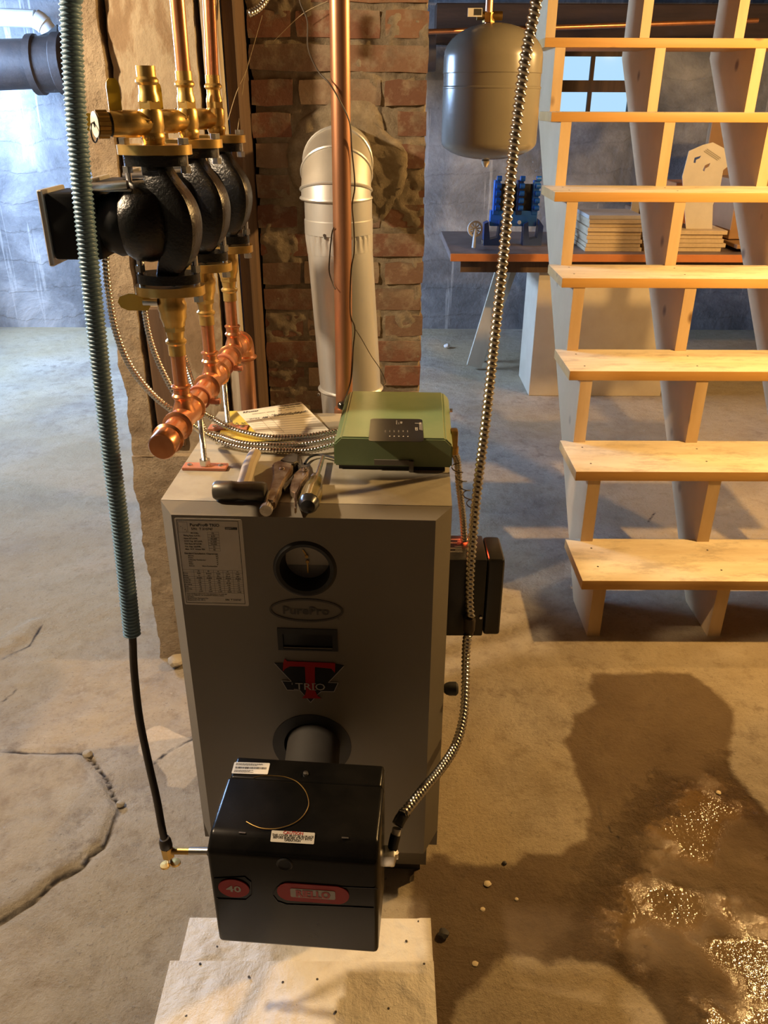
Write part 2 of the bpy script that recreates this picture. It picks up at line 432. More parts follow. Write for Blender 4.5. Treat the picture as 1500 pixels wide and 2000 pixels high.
def circ(cx, cy, r, n=32, r2=None): return [(cx+r*math.cos(2*PI*k/n), cy+(r2 or r)*math.sin(2*PI*k/n)) for k in range(n)]
def rrect(x0, y0, x1, y1, r, n=5):
    o = []
    for cx, cy, a in ((x1-r, y0+r, -90), (x1-r, y1-r, 0), (x0+r, y1-r, 90), (x0+r, y0+r, 180)):
        for k in range(n+1):
            th = math.radians(a+90*k/n); o.append((cx+r*math.cos(th), cy+r*math.sin(th)))
    return o

# lettering: built-in font turned into mesh
_tc = {}
def glyphs(s, bold=False):
    if (s, bold) in _tc: return _tc[(s, bold)]
    cu = bpy.data.curves.new('t', 'FONT'); cu.body = s; cu.size = 1; cu.resolution_u = 2
    if bold: cu.offset = .022
    ob = bpy.data.objects.new('t', cu); me = ob.to_mesh()
    vs = [(v.co.x, v.co.y) for v in me.vertices]; fs = [tuple(p.vertices) for p in me.polygons]
    ob.to_mesh_clear(); bpy.data.objects.remove(ob); bpy.data.curves.remove(cu)
    _tc[(s, bold)] = (vs, fs); return vs, fs
def text(mb, s, x, y, h, M, bold=False, align='L', sx=1.0, lift=.0004, rot=0.0, shear=0.0):
    # cap height h, baseline at (x, y) in the xy of M
    vs, fs = glyphs(s, bold)
    if not vs: return
    k = h/.70; w = max(v[0] for v in vs)*k*sx
    dx = {'L': 0, 'C': -w/2, 'R': -w}[align]
    cr, sr = math.cos(rot), math.sin(rot); out = []
    for a, b in vs:
        p, q = a*k*sx+dx+shear*b*k, b*k
        out.append(M @ V((x+p*cr-q*sr, y+p*sr+q*cr, lift)))
    N = (M.to_3x3() @ V((0, 0, 1)))
    fl = []
    for f in fs:
        A, B, C = out[f[0]], out[f[1]], out[f[2]]
        fl.append(f if (B-A).cross(C-A).dot(N) > 0 else tuple(reversed(f)))
    mb.add(out, fl)
def rect(mb, x0, y0, x1, y1, M, lift=.0003): mb.add([M @ V((x0, y0, lift)), M @ V((x1, y0, lift)), M @ V((x1, y1, lift)), M @ V((x0, y1, lift))], [(0, 1, 2, 3)])
def outline(mb, x0, y0, x1, y1, w, M):
    rect(mb, x0, y0, x1, y0+w, M); rect(mb, x0, y1-w, x1, y1, M); rect(mb, x0, y0+w, x0+w, y1-w, M); rect(mb, x1-w, y0+w, x1, y1-w, M)

# ------------------------------------------------------------------ room shell
XL, XR, YF, YB, ZC = -3.05, 3.3, -2.2, 5.88, 2.16
def sdist(poly, X, Y):
    d = np.full(X.shape, 1e9); ins = np.zeros(X.shape, bool); n = len(poly)
    for i in range(n):
        ax, ay = poly[i]; bx, by = poly[(i+1) % n]
        ex, ey = bx-ax, by-ay; q = np.clip(((X-ax)*ex+(Y-ay)*ey)/(ex*ex+ey*ey+1e-12), 0, 1)
        d = np.minimum(d, np.hypot(X-ax-q*ex, Y-ay-q*ey))
        cnd = ((ay > Y) != (by > Y)) & (X < (bx-ax)*(Y-ay)/(by-ay+1e-12)+ax); ins ^= cnd
    return np.where(ins, -d, d)
def pdist(line, X, Y):
    d = np.full(X.shape, 1e9)
    for (ax, ay), (bx, by) in zip(line[:-1], line[1:]):
        ex, ey = bx-ax, by-ay; q = np.clip(((X-ax)*ex+(Y-ay)*ey)/(ex*ex+ey*ey+1e-12), 0, 1)
        d = np.minimum(d, np.hypot(X-ax-q*ex, Y-ay-q*ey))
    return d
def fl(pts): return [tuple(gz(x, y, 0)[:2]) for x, y in pts]
WETP = fl([(1153,1315),(1283,1313),(1348,1315),(1396,1352),(1430,1380),(1437,1410),(1426,1458),(1428,1501),(1470,1553),(1500,1588),(1640,1680),(1900,1800),(1900,2400),(1296,2300),(1300,2000),(1275,1960),(1249,1930),(1214,1904),(1171,1882),(1119,1874),(1075,1889),(1036,1870),(989,1865),(967,1891),(937,1926),(893,1960),(885,2000),(870,2300),(800,2300),(800,1700),(850,1666),(863,1664),(885,1683),(993,1692),(1028,1666),(1093,1666),(1110,1649),(1145,1636),(1149,1579),(1127,1519),(1110,1462),(1088,1445),(1114,1432),(1121,1397),(1162,1371),(1150,1345)])
POOLP = fl([(1180,1700),(1330,1480),(1420,1500),(1560,1700),(1700,1900),(1600,2200),(1330,2100),(1290,1930),(1120,1860)])
PALEP = fl([(283,1429),(307,1414),(330,1423),(349,1436),(379,1449),(420,1480),(388,1510),(362,1540),(327,1537),(325,1514),(301,1488),(273,1475),(270,1462)])
SLABP = fl([(-300,1480),(0,1474),(85,1479),(150,1482),(167,1512),(164,1555),(120,1620),(80,1680),(20,1720),(-20,1760),(-300,1900)])
CRK = fl([(-300,1960),(-120,1860),(0,1800),(64,1762),(106,1724),(157,1698),(179,1669),(204,1652),(230,1592),(236,1575),(221,1558),(213,1533),(196,1507),(179,1486),(162,1473),(85,1475),(0,1469),(-200,1465)])
CRK2 = [fl([(300,1495),(330,1470),(388,1440)]), fl([(1170,1570),(1178,1600),(1195,1625),(1215,1640)]), fl([(0,1290),(60,1262),(82,1222)]), fl([(0,1370),(35,1343)]), fl([(1280,1000),(1265,1020)]), fl([(1290,1735),(1320,1770),(1325,1790)])]
LUMP = fl([(-60,1290),(20,1270),(60,1245),(85,1212),(60,1215),(0,1250),(-60,1275)])
def axis(lo, hi, a, b, st, n):
    return np.concatenate([np.linspace(lo, a, n, endpoint=False), np.arange(a, b, st), np.linspace(b, hi, n)])
xs = axis(XL, XR, -1.55, 1.75, .0125, 12); ys = axis(YF, YB, .55, 3.3, .0125, 14)
X, Y = np.meshgrid(xs, ys)
wet, pale, slab_and_lit = sdist(WETP, X, Y), sdist(PALEP, X, Y), sdist(SLABP, X, Y)
slab_and_lit = np.minimum(slab_and_lit, sdist(fl([(-300,1805),(40,1808),(95,1840),(115,1900),(105,2000),(100,2250),(-300,2250)]), X, Y))  # warm pool of light on the lower-left floor, painted in as sandy tint
pool = sdist(POOLP, X, Y); lump = sdist(LUMP, X, Y)
big = fl([(-300,1960),(-120,1860)]) + CRK[2:] + fl([(-300,1465)])
plate_d = sdist(big, X, Y)
crack = np.minimum(pdist(CRK, X, Y), np.min([pdist(c, X, Y) + .002 for c in CRK2], axis=0))
Z = np.zeros(X.shape)
for i in range(X.shape[0]):
    for j in range(X.shape[1]):
        p = V((X[i, j], Y[i, j], 0))
        Z[i, j] = .0035*noise.noise(p*3.1) + .0022*noise.noise(p*9.7) + .0012*noise.noise(p*31)
rough_left = 1/(1+np.exp((X+.35)/.12))*1/(1+np.exp((Y-2.3)/.15))
for i in range(X.shape[0]):
    for j in range(X.shape[1]):
        if rough_left[i, j] > .03:
            p = V((X[i, j], Y[i, j], 3)); Z[i, j] += rough_left[i, j]*(.006*noise.noise(p*6.1) + .004*noise.noise(p*17) + .0022*noise.noise(p*43))
Z += .012/(1+np.exp(np.clip(plate_d/.008, -40, 40)))
Z += .014/(1+np.exp(np.clip(lump/.008, -40, 40)))
Z += .003/(1+np.exp(np.clip(pale/.006, -40, 40)))
Z -= .012*np.exp(-(pdist(CRK, X, Y)/.007)**2)
fade = np.clip(np.minimum.reduce([(X+1.55)/.3, (1.75-X)/.3, (Y-.55)/.2, (3.3-Y)/.3]), 0, 1)
Z = Z*fade
for (x0, x1, y0, y1) in ((-.42, .12, .75, 1.66), (.55, 1.5, 2.0, 2.35), (-.7, .15, 1.93, 2.65)):   # trowelled level under boiler, stairs, chimney
    dd = np.maximum.reduce([x0-X, X-x1, y0-Y, Y-y1]); Z *= np.clip(dd/.05, 0, 1)
me = bpy.data.meshes.new('floor'); nx, ny = len(xs), len(ys)
me.from_pydata(np.stack([X.ravel(), Y.ravel(), Z.ravel()], 1).tolist(), [], [(j*nx+i, j*nx+i+1, (j+1)*nx+i+1, (j+1)*nx+i) for j in range(ny-1) for i in range(nx-1)])
for n, arr in (('wet', wet), ('pale', pale), ('slab_and_lit', slab_and_lit), ('crack', crack), ('pool', pool)):
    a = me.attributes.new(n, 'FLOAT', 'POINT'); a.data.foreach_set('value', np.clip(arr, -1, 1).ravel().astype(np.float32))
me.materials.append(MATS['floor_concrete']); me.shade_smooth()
flo = bpy.data.objects.new('floor', me); COL.objects.link(flo); flo['kind'] = 'structure'; flo['label'] = 'uneven old concrete basement floor with a wide damp stain'

WX0, WX1, WZ0, WZ1 = 1.06, 1.62, 1.37, 1.765
mb = MB()
TH = .25
mb.box((XL-TH, YB, -.1), (WX0, YB+TH, ZC)); mb.box((WX1, YB, -.1), (XR+TH, YB+TH, ZC))
mb.box((WX0, YB, -.1), (WX1, YB+TH, WZ0)); mb.box((WX0, YB, WZ1), (WX1, YB+TH, ZC))
struct('wall_back', mb, 'wall_concrete', smooth=False)
LY0, LY1, LZ0, LZ1 = 3.85, 5.45, 1.40, 2.06
mb = MB()
mb.box((XL-TH, YF, -.1), (XL, LY0, ZC)); mb.box((XL-TH, LY1, -.1), (XL, YB, ZC))
mb.box((XL-TH, LY0, -.1), (XL, LY1, LZ0)); mb.box((XL-TH, LY0, LZ1), (XL, LY1, ZC))
struct('wall_left', mb, 'wall_concrete', smooth=False)
struct('wall_right', MB().box((XR, YF, -.1), (XR+TH, YB, ZC)), 'wall_dark', smooth=False)
struct('wall_front', MB().box((XL-TH, YF-TH, -.1), (XR+TH, YF, ZC)), 'wall_dark', smooth=False)
ceil = struct('ceiling', MB().box((XL-TH, YF-TH, ZC), (XR+TH, YB+TH, ZC+.1)), 'beam_wood', smooth=False)
for k in range(13):
    y = -1.9 + k*.6
    build('joist', MB().bbox((XL+.01, y-.02, ZC-.16), (XR-.01, y+.02, ZC-.002), .003, 1), 'beam_wood', ceil)
# windows
w1 = struct('window_1', MB().box((WX0, YB+.075, WZ0), (WX0+.03, YB+.125, WZ1)).box((WX1-.03, YB+.075, WZ0), (WX1, YB+.125, WZ1))
    .box((WX0+.03, YB+.075, WZ0), (WX1-.03, YB+.125, WZ0+.03)).box((WX0+.03, YB+.075, WZ1-.03), (WX1-.03, YB+.125, WZ1)), 'old_wood', smooth=False)
wm = gy(1160, 165, YB); rz0, rz1 = gy(1160, 180, YB+.1).z, gy(1160, 157, YB+.1).z
build('rail', MB().box((WX0+.03, YB+.08, rz0), (WX1-.03, YB+.12, rz1)), 'old_wood', w1, smooth=False)
build('muntin', MB().box((wm.x-.012, YB+.085, WZ0+.03), (wm.x+.012, YB+.115, rz0)), 'old_wood', w1, smooth=False)
build('muntin', MB().box((wm.x-.012, YB+.085, rz1), (wm.x+.012, YB+.115, WZ1-.03)), 'old_wood', w1, smooth=False)
for a, b in ((WX0+.03, wm.x-.012), (wm.x+.012, WX1-.03)):
    for c, d in ((WZ0+.03, rz0), (rz1, WZ1-.03)):
        build('pane', MB().box((a, YB+.098, c), (b, YB+.101, d)), 'window_glass', w1, smooth=False)
w2 = struct('window_2', MB().box((XL-.13, LY0, LZ0), (XL-.08, LY0+.04, LZ1)).box((XL-.13, LY1-.04, LZ0), (XL-.08, LY1, LZ1))
    .box((XL-.13, LY0+.04, LZ0), (XL-.08, LY1-.04, LZ0+.04)).box((XL-.13, LY0+.04, LZ1-.04), (XL-.08, LY1-.04, LZ1)), 'old_wood', smooth=False)
for k in range(3):
    a = LY0+.04+k*(LY1-LY0-.08)/3
    build('pane', MB().box((XL-.107, a+.008, LZ0+.04), (XL-.103, a+(LY1-LY0-.08)/3-.008, LZ1-.04)), 'window_glass', w2, smooth=False)
# dark sill beam above the back wall, right half
struct('trim_1', MB().bbox((.30, YB-.16, 1.79), (XR-.01, YB-.005, 2.0), .006, 1), 'beam_wood')

# ------------------------------------------------------------------ chimney with its bricks
CX0, CX1, CY0, CY1 = -.316, .097, 2.15, 2.56
ch = thing('brick_chimney', 'weathered red brick chimney with rough mortar behind the flue pipe', 'chimney', ((CX0+CX1)/2, (CY0+CY1)/2, 0))
mb = MB(); n = 14
core = []
def rough_box(x0, y0, z0, x1, y1, z1, nx_, nz_, amp, seed):
    # box whose front, left and right faces are uneven
    mb = MB(); ny_ = max(2, nx_)
    def grid(fn, a, b):
        o = len(mb.v)
        for j in range(b+1):
            for i in range(a+1): mb.v.append(fn(i/a, j/b))
        for j in range(b):
            for i in range(a): mb.f.append((o+j*(a+1)+i, o+j*(a+1)+i+1, o+(j+1)*(a+1)+i+1, o+(j+1)*(a+1)+i))
    def w(p, d):
        q = amp*(noise.noise(p*11+V((seed, 0, 0))) + .6*noise.noise(p*31+V((0, seed, 0))) + .35*noise.noise(p*75))
        return p + V(d)*q
    def P(x, y, z):
        p = V((x, y, z)); d = V((0, 0, 0))
        if y == y0: d.y = -1
        if x == x0: d.x = -1
        if x == x1: d.x = 1
        return w(p, d)
    grid(lambda a, b: P(x0+(x1-x0)*a if 0 < a < 1 else (x0 if a == 0 else x1), y0, z0+(z1-z0)*b), nx_, nz_)
    grid(lambda a, b: P(x1, y0+(y1-y0)*a if a > 0 else y0, z0+(z1-z0)*b), ny_, nz_)
    grid(lambda a, b: P(x0, y1-(y1-y0)*a if a < 1 else y0, z0+(z1-z0)*b), ny_, nz_)
    grid(lambda a, b: V((x1-(x1-x0)*a, y1, z0+(z1-z0)*b)), 2, 2)
    grid(lambda a, b: V((x0+(x1-x0)*a, y0+(y1-y0)*b, z1)), 2, 2)
    return mb
build('mortar', rough_box(CX0+.003, CY0+.0030, 0, CX1-.003, CY1, ZC, 80, 340, .0068, 3), 'mortar', ch, sharp=80)
bricks = {}
def brick_mesh(dx, dy, dz, v):
    key = (round(dx, 3), round(dy, 3), v)
    if key in bricks: return bricks[key]
    bm = bmesh.new(); bmesh.ops.create_cube(bm, size=1)
    for p in bm.verts: p.co = V((p.co.x*dx, p.co.y*dy, p.co.z*dz))
    bmesh.ops.subdivide_edges(bm, edges=bm.edges[:], cuts=2, use_grid_fill=True)
    for p in bm.verts:
        q = p.co*24+V((v*7.3, v*3.1, 0)); k = .0035
        p.co += V((noise.noise(q), noise.noise(q+V((9, 0, 0))), noise.noise(q+V((0, 9, 0)))))*k
        if abs(p.co.x) > dx*.46 and abs(p.co.z) > dz*.44: p.co.x *= .985; p.co.z *= .95
    me = bpy.data.meshes.new('brick'); bm.to_mesh(me); bm.free(); me.materials.append(MATS['brick']); me.shade_smooth(); me.set_sharp_from_angle(angle=math.radians(40))
    bricks[key] = me; return me
PIT = .0690; BH = .0545
def put_brick(x0, x1, y0, y1, zc):
    me = brick_mesh(x1-x0, y1-y0, BH, random.randrange(5))
    o = bpy.data.objects.new('brick', me); COL.objects.link(o); o.parent = ch
    w_ = WM[ch].inverted() @ V(((x0+x1)/2, (y0+y1)/2, zc)); o.location = w_ + V((random.uniform(-.0025, .0025), random.uniform(-.003, .003), random.uniform(-.002, .002)))
    o.rotation_euler = (random.uniform(-.012, .012), random.uniform(-.012, .012), random.uniform(-.012, .012))
FLX, FLY = -.0985, 1.885      # flue axis
BREACH = (-.103, 1.345)          # where the flue enters
J = .013
for k in range(31):
    z = .035 + k*PIT
    if z > ZC-.04: break
    ax, bx = CX0, CX1; mid = (ax+bx)/2 + random.uniform(-.012, .012)
    near = abs(z-BREACH[1]) < .125
    if k % 2 == 0: spans = [(ax, mid-J/2, .1), (mid+J/2, bx, .1)]
    else: spans = [(ax, ax+.098, .2), (ax+.098+J, bx-.098-J, .1), (bx-.098, bx, .2)]
    for a, b, dep in spans:
        if near:
            # parged around the breach: keep only the brick ends left and right
            if b > BREACH[0]-.115 and a < BREACH[0]+.115:
                if a < BREACH[0]-.15: b = BREACH[0]-.125+random.uniform(-.02, .01)
                elif b > BREACH[0]+.15: a = BREACH[0]+.115+random.uniform(-.01, .02)
                else: continue
        put_brick(a, b, CY0, CY0+dep, z)
    d0 = CY0 + (.1 if k % 2 == 0 else .2) + J
    for x0, x1 in ((ax, ax+.1), (bx-.1, bx)):
        q = d0
        while q < CY1-.05:
            e = min(q+(.1 if (k % 2 == 0 and q == d0) else .198), CY1); put_brick(x0, x1, q, e, z); q = e+J
# parging around the breach
mb = MB(); N = 40
ringp = []
for j in range(9):
    for i in range(N):
        th = 2*PI*i/N; rr = .060 + (.155-.060)*j/8*(1+.55*noise.noise(V((math.cos(th)*1.7, math.sin(th)*1.7, 4))))
        x = BREACH[0]+rr*math.cos(th)*1.05; z = BREACH[1]-.02+rr*math.sin(th)*1.15
        x = min(max(x, CX0+.01), CX1-.004)
        y = CY0 - .006*(1-(j/8)**2) + .008*noise.noise(V((x*40, z*40, 1))) + .004*noise.noise(V((x*110, z*110, 1))) + (-.001 if j < 7 else .012)
        mb.v.append(V((x, y, z)))
for j in range(8):
    for i in range(N): mb.f.append((j*N+i, j*N+(i+1) % N, (j+1)*N+(i+1) % N, (j+1)*N+i))
mb.f = [tuple(reversed(f)) for f in mb.f]
build('parging', mb, 'mortar', ch, sharp=80)

# ------------------------------------------------------------------ concrete pier left of the chimney
pr = thing('concrete_pier', 'rough tan concrete pier with a wood-faced recess left of the chimney', 'pillar', (-.49, 2.15, 0))
build('body', rough_box(-.585, 1.975, 0, -.40, 2.5, ZC, 22, 150, .004, 8), 'pier_parge', pr, sharp=80)
build('rough_edge', rough_box(-.652, 1.955, 0, -.594, 2.5, ZC, 10, 220, .0065, 17), 'pier_rough', pr, sharp=80)
build('footing', rough_box(-.655, 1.950, 0, -.400, 2.5, .64, 26, 70, .0065, 29), 'pier_rough', pr, sharp=80)
pw = gy(272, 590, 1.965); pw2 = gy(340, 840, 1.965)
build('wood_inset', MB().bbox((-.582, 1.964, .66), (-.515, 1.99, 1.02), .004, 1), 'old_wood', pr)
single('whitewashed_plank', MB().bbox((-.390, 1.985, 0), (-.352, 2.02, ZC-.005), .003, 1, .002), 'white_wood', 'narrow whitewashed plank standing between the pier and brown post', 'plank')
single('wood_post', MB().bbox((-.349, 2.015, 0), (-.3205, 2.30, ZC-.005), .004, 1, .001), 'old_wood', 'dark brown wooden post standing against the left of the chimney', 'post')

# ------------------------------------------------------------------ flue pipe
fp = thing('flue_pipe', 'galvanised steel flue pipe rising into an elbow at the chimney', 'pipe', (FLX, FLY, .72))
def tilt(z): return FLX + (z-1.14)*(-.058)
R_ = .0725
def fpz(z, y=FLY): return V((tilt(z), y, z))
build('pipe', MB().lathe([(R_-.002, 0), (R_-.002, .02), (R_, .03), (R_, 1.195-.70)], fpz(.70), fpz(1.195)-fpz(.70), 40), 'galv', fp)
cr = lambda d, th: 1
# crimped top of the lower length, under the collar of the next
mb = MB()
def crimp(d, th): return R_+.0005 + .0016*math.cos(th*30)*max(0, min(1, d/.03))
mb.sweep([fpz(1.166), fpz(1.214)], crimp, 180, .004, smooth=False); build('crimped_end', mb, 'galv', fp, sharp=60)
build('upper_pipe', MB().lathe([(R_+.0025, 0), (R_+.0025, .028), (R_+.0010, .03), (R_+.0010, .072)], fpz(1.205), (0, 0, 1), 40), 'galv', fp)
for zc in (1.3375, ):
    pass
# elbow: gores turning back into the chimney
cen = V((tilt(1.277), FLY, 1.277)); RB = .125
def el(a, r=None):   # centre of the bend path at angle a
    return V((cen.x, FLY + RB*(1-math.cos(a)), cen.z + RB*math.sin(a)*.52))
segs = [0, math.radians(14), math.radians(45), math.radians(75), math.radians(90)]
mb = MB(); rings = []
for a in segs:
    c_ = el(a); tg = V((0, math.sin(a), math.cos(a)*.9)).normalized(); rings.append((c_, tg))
def ring(mb, c_, tg, r, n=40):
    u = V((1, 0, 0)); w = tg.cross(u).normalized(); o = len(mb.v)
    for k in range(n):
        th = 2*PI*k/n; mb.v.append(c_+u*math.cos(th)*r+w*math.sin(th)*r)
    return o
for i in range(4):
    g = MB(); (c0, t0), (c1, t1) = rings[i], rings[i+1]
    a = ring(g, c0, t0, R_+.003); b = ring(g, c1, t1, R_+.003)
    for k in range(40): g.f.append((a+k, a+(k+1) % 40, b+(k+1) % 40, b+k))
    build('elbow_gore', g, 'galv_elbow' if i > 0 else 'galv', fp)
    sb = MB(); pts = []
    u = V((1, 0, 0)); w = t0.cross(u).normalized()
    pts = [c0+u*math.cos(2*PI*k/40)*(R_+.004)+w*math.sin(2*PI*k/40)*(R_+.004) for k in range(41)]
    sb.sweep(pts, .0032, 6, smooth=False); build('seam', sb, 'galv', fp)
g = MB(); a = ring(g, rings[-1][0], V((0, 1, 0)), R_+.003); b = ring(g, V((rings[-1][0].x, 2.19, rings[-1][0].z)), V((0, 1, 0)), R_+.003)
for k in range(40): g.f.append((a+k, a+(k+1) % 40, b+(k+1) % 40, b+k))
build('thimble', g, 'galv_elbow', fp)
# stub into the back of the boiler, collar and screws
build('collar', MB().lathe([(R_+.002, 0), (R_+.006, .004), (R_+.002, .009)], fpz(.845), (0, 0, 1), 40), 'galv', fp)
build('boiler_stub', MB().cyl((FLX+.018, 1.60, .74), (FLX+.018, FLY, .74), R_-.003, None, 32), 'galv', fp)
for px_, py_ in ((634, 459), (636, 464), (622, 770)):
    p = gy(px_, py_, FLY-.066); build('screw', MB().hexn(p, p+V((0, -.006, 0)), .0035), 'zinc', fp)

# ------------------------------------------------------------------ boiler
BA = -.0395; BW = .4252; CXB, CYB = .0271, .0381; ZTF, ZT, ZB, DEP = .8677, .875, .1178, .470
BO = V((-.3425, 1.1677, 0))
MBF = Matrix.Translation(BO) @ Matrix.Rotation(BA, 4, 'Z')
def bf(u, v, z): return MBF @ V((u, v, z))
boil = thing('boiler', 'tall taupe steel boiler cabinet with the green control box on top', 'boiler', MBF @ V((BW/2, .22, 0)), BA)
FR = MBF @ frame((0, 0, 0), (1, 0, 0), (0, 0, 1))       # x = across, y = up, z = out of the front
def onf(px, py):
    d = ray(px, py); nrm = MBF.to_3x3() @ V((0, 1, 0)); P = CAMP + d*((BO-CAMP).dot(nrm)/d.dot(nrm))
    q = MBF.inverted() @ P; return (q.x, q.z)
GC = (.2125, .7725); GR = .049; OC = (.2105, .392); ORR = .0735
DX0, DX1, DZ0, DZ1 = .1595, .2635, .608, .654
front = MB()
front.plate([[(0, ZB), (BW, ZB), (BW, ZTF), (0, ZTF)], circ(*GC, GR, 48), circ(*OC, ORR-.004, 48), [(DX0+.006, DZ0+.006), (DX1-.006, DZ0+.006), (DX1-.006, DZ1-.006), (DX0+.006, DZ1-.006)]], FR)
build('front_panel', front, 'jacket', boil, smooth=False)
jk = MB()
def q4(a, b, c, d): jk.add([bf(*a), bf(*b), bf(*c), bf(*d)], [(0, 1, 2, 3)])
UL, UR = -CXB, BW+CXB; ZBB = ZB-.01; ZS = ZB+.025
q4((0, 0, ZTF), (0, 0, ZB), (UL, CYB, ZS), (UL, CYB, ZT)); q4((BW, 0, ZB), (BW, 0, ZTF), (UR, CYB, ZT), (UR, CYB, ZS))
q4((0, 0, ZB), (BW, 0, ZB), (UR, CYB, ZS), (UL, CYB, ZS))
q4((UL, DEP, ZT), (UL, CYB, ZT), (UL, CYB, .10), (UL, DEP, .10)); q4((UR, CYB, ZT), (UR, DEP, ZT), (UR, DEP, .10), (UR, CYB, .10))
q4((UR, DEP, ZT), (UL, DEP, ZT), (UL, DEP, .10), (UR, DEP, .10))
q4((UL, CYB, .10), (UR, CYB, .10), (UR, DEP, .10), (UL, DEP, .10))
q4((UL, CYB, .10), (UL, CYB, ZS), (UR, CYB, ZS), (UR, CYB, .10))
build('jacket', jk, 'jacket', boil, smooth=False)
tp = MB(); tp.add([bf(0, 0, ZTF), bf(BW, 0, ZTF), bf(UR, CYB-.0008, ZT), bf(UL, CYB-.0008, ZT)], [(0, 1, 2, 3)])
build('top_lip', tp, 'jacket', boil, smooth=False)
tp = MB().box((UL, CYB+.0008, ZT-.012), (UR, DEP, ZT)).xf(MBF); build('top_panel', tp, 'jacket_top_lit', boil, smooth=False)
build('base', MB().box((.0, .045, .032), (.432, .44, .10)).xf(MBF), 'jacket', boil, smooth=False)
for u in (.02, .30):
    build('foot', MB().box((u, .06, 0), (u+.12, .42, .034)).xf(MBF), 'dark_base', boil, smooth=False)
# gauge
bz = MB().lathe([(GR+.004, -.004), (GR+.004, 0), (GR-.001, .0035), (GR-.007, .002), (GR-.010, -.020), (GR-.012, -.036)], FR @ V((*GC, 0)), FR.to_3x3() @ V((0, 0, 1)), 48, False)
bzl = build('gauge_bezel', bz, 'black_matte', boil)
ga = build('gauge', MB().plate(circ(GC[0], GC[1]-.008, .046, 40), FR @ Matrix.Translation((0, 0, -.034))), 'gauge_face', boil, smooth=False)
pr_ = MB(); GF = FR @ Matrix.Translation((0, 0, -.0335))
pr_.plate([(GC[0]+.034*math.cos(a), GC[1]-.012+.030*math.sin(a)) for a in [PI+PI*k/20 for k in range(21)]], GF); build('scale', pr_, 'gauge_dark', ga, smooth=False)
pn = MB(); G2 = FR @ Matrix.Translation((0, 0, -.032))
pn.prism([(GC[0]-.0012, GC[1]-.026), (GC[0]+.0012, GC[1]-.026), (GC[0]+.0012, GC[1]-.004), (GC[0]-.0012, GC[1]-.004)], G2, 0, .001)
pn.prism(circ(GC[0], GC[1]-.004, .003, 12), G2, 0, .002); pn.prism(circ(GC[0]-.001, GC[1]+.006, .003, 12), G2, 0, .002)
pn.prism([(GC[0]-.008, GC[1]+.018), (GC[0]-.006, GC[1]+.019), (GC[0]-.0, GC[1]+.008), (GC[0]-.002, GC[1]+.006)], G2, 0, .001)
build('needle', pn, 'brass_dark', ga)
# round housing behind the burner opening, and black trim
tr = MB().prism([circ(*OC, ORR, 48), circ(*OC, .052, 48)[::-1]], FR, -.012, .0012)
build('opening_trim', tr, 'black_matte', boil, sharp=30)
build('opening_back', MB().plate(circ(*OC, ORR, 40), FR @ Matrix.Translation((0, 0, -.06))), 'dark_base', boil, smooth=False)
# blank display recess
dm = MB()
dm.prism([[(DX0, DZ0), (DX1, DZ0), (DX1, DZ1), (DX0, DZ1)], [(DX0+.009, DZ0+.003), (DX0+.009, DZ1-.012), (DX1-.009, DZ1-.012), (DX1-.009, DZ0+.003)]], FR, -.004, .0015)
db = build('display_bezel', dm, 'black_matte', boil, smooth=False)
build('display_window', MB().plate([(DX0, DZ0), (DX1, DZ0), (DX1, DZ1), (DX0, DZ1)], FR @ Matrix.Translation((0, 0, -.0035))), 'black_plastic', boil, smooth=False)
# oval maker's plate
ov = MB().prism([circ(.2118, .6915, .0630, 56, .0235), circ(.2118, .6915, .0592, 56, .0200)[::-1]], FR, .0002, .0016)
build('oval_logo', ov, 'oval_dark', boil, smooth=False)
tx = MB(); text(tx, 'PurePro', .2105, .6838, .0150, FR, True, 'C', 1.12, .0012); text(tx, '®', .264, .675, .004, FR, False, 'L', 1, .0012)
build('oval_lettering', tx, 'oval_dark', boil, smooth=False)
# TRIO emblem
def em(pts, s=5.405, ox=500, oy=1030): return [onf(ox+a/s, oy+b/s) for a, b in pts]
wing = [(197,1430),(375,1620),(272,1612),(330,1710),(465,1715),(500,1755),(578,1842),(650,1760),(690,1725),(825,1728),(868,1635),(765,1632),(930,1458),(842,1440),(300,1432)]
emb = build('emblem', MB().prism(em(wing), FR, .0002, .0014), 'black_plastic', boil, smooth=False)
ol = MB()
E_ = em(wing)
for a, b in zip(E_, E_[1:]+E_[:1]):
    a, b = V(a), V(b); d = (b-a); n_ = V((-d.y, d.x)).normalized()*.0006
    if a.y > .577 and b.y > .577: continue
    ol.add([FR @ V((*(a-n_), .0018)), FR @ V((*(b-n_), .0018)), FR @ V((*(b+n_), .0018)), FR @ V((*(a+n_), .0018))], [(0, 1, 2, 3)])
build('outline', ol, 'badge_silver', emb, smooth=False, recalc=False)
Tp = [(305,1378),(330,1406),(520,1414),(838,1426),(834,1526),(797,1482),(622,1465),(625,1720),(655,1775),(692,1797),(488,1795),(520,1760),(530,1720),(518,1462),(360,1458),(310,1484),(284,1512),(290,1420)]
build('letter', MB().prism(em(Tp), FR, .0014, .0026), 'badge_red', emb, smooth=False)
tx = MB(); F3 = FR @ Matrix.Translation((0, 0, .0026))
c0 = onf(500+575/5.405, 1030+1705/5.405)
text(tx, 'TRIO', c0[0], c0[1], .0150, F3, False, 'C', 1.12, .0005)
for q in (-.0305, -.0135, -.0035): pass
for dx in (-.0255, .0068):
    rect(tx, c0[0]+dx-.0038, c0[1]-.0002, c0[0]+dx+.0038, c0[1]+.0010, F3, .0005)
rect(tx, c0[0]+.0068-.0038, c0[1]+.0138, c0[0]+.0068+.0038, c0[1]+.0150, F3, .0005)
rect(tx, c0[0]-.0325, c0[1]+.0105, c0[0]-.0315, c0[1]+.0150, F3, .0005)
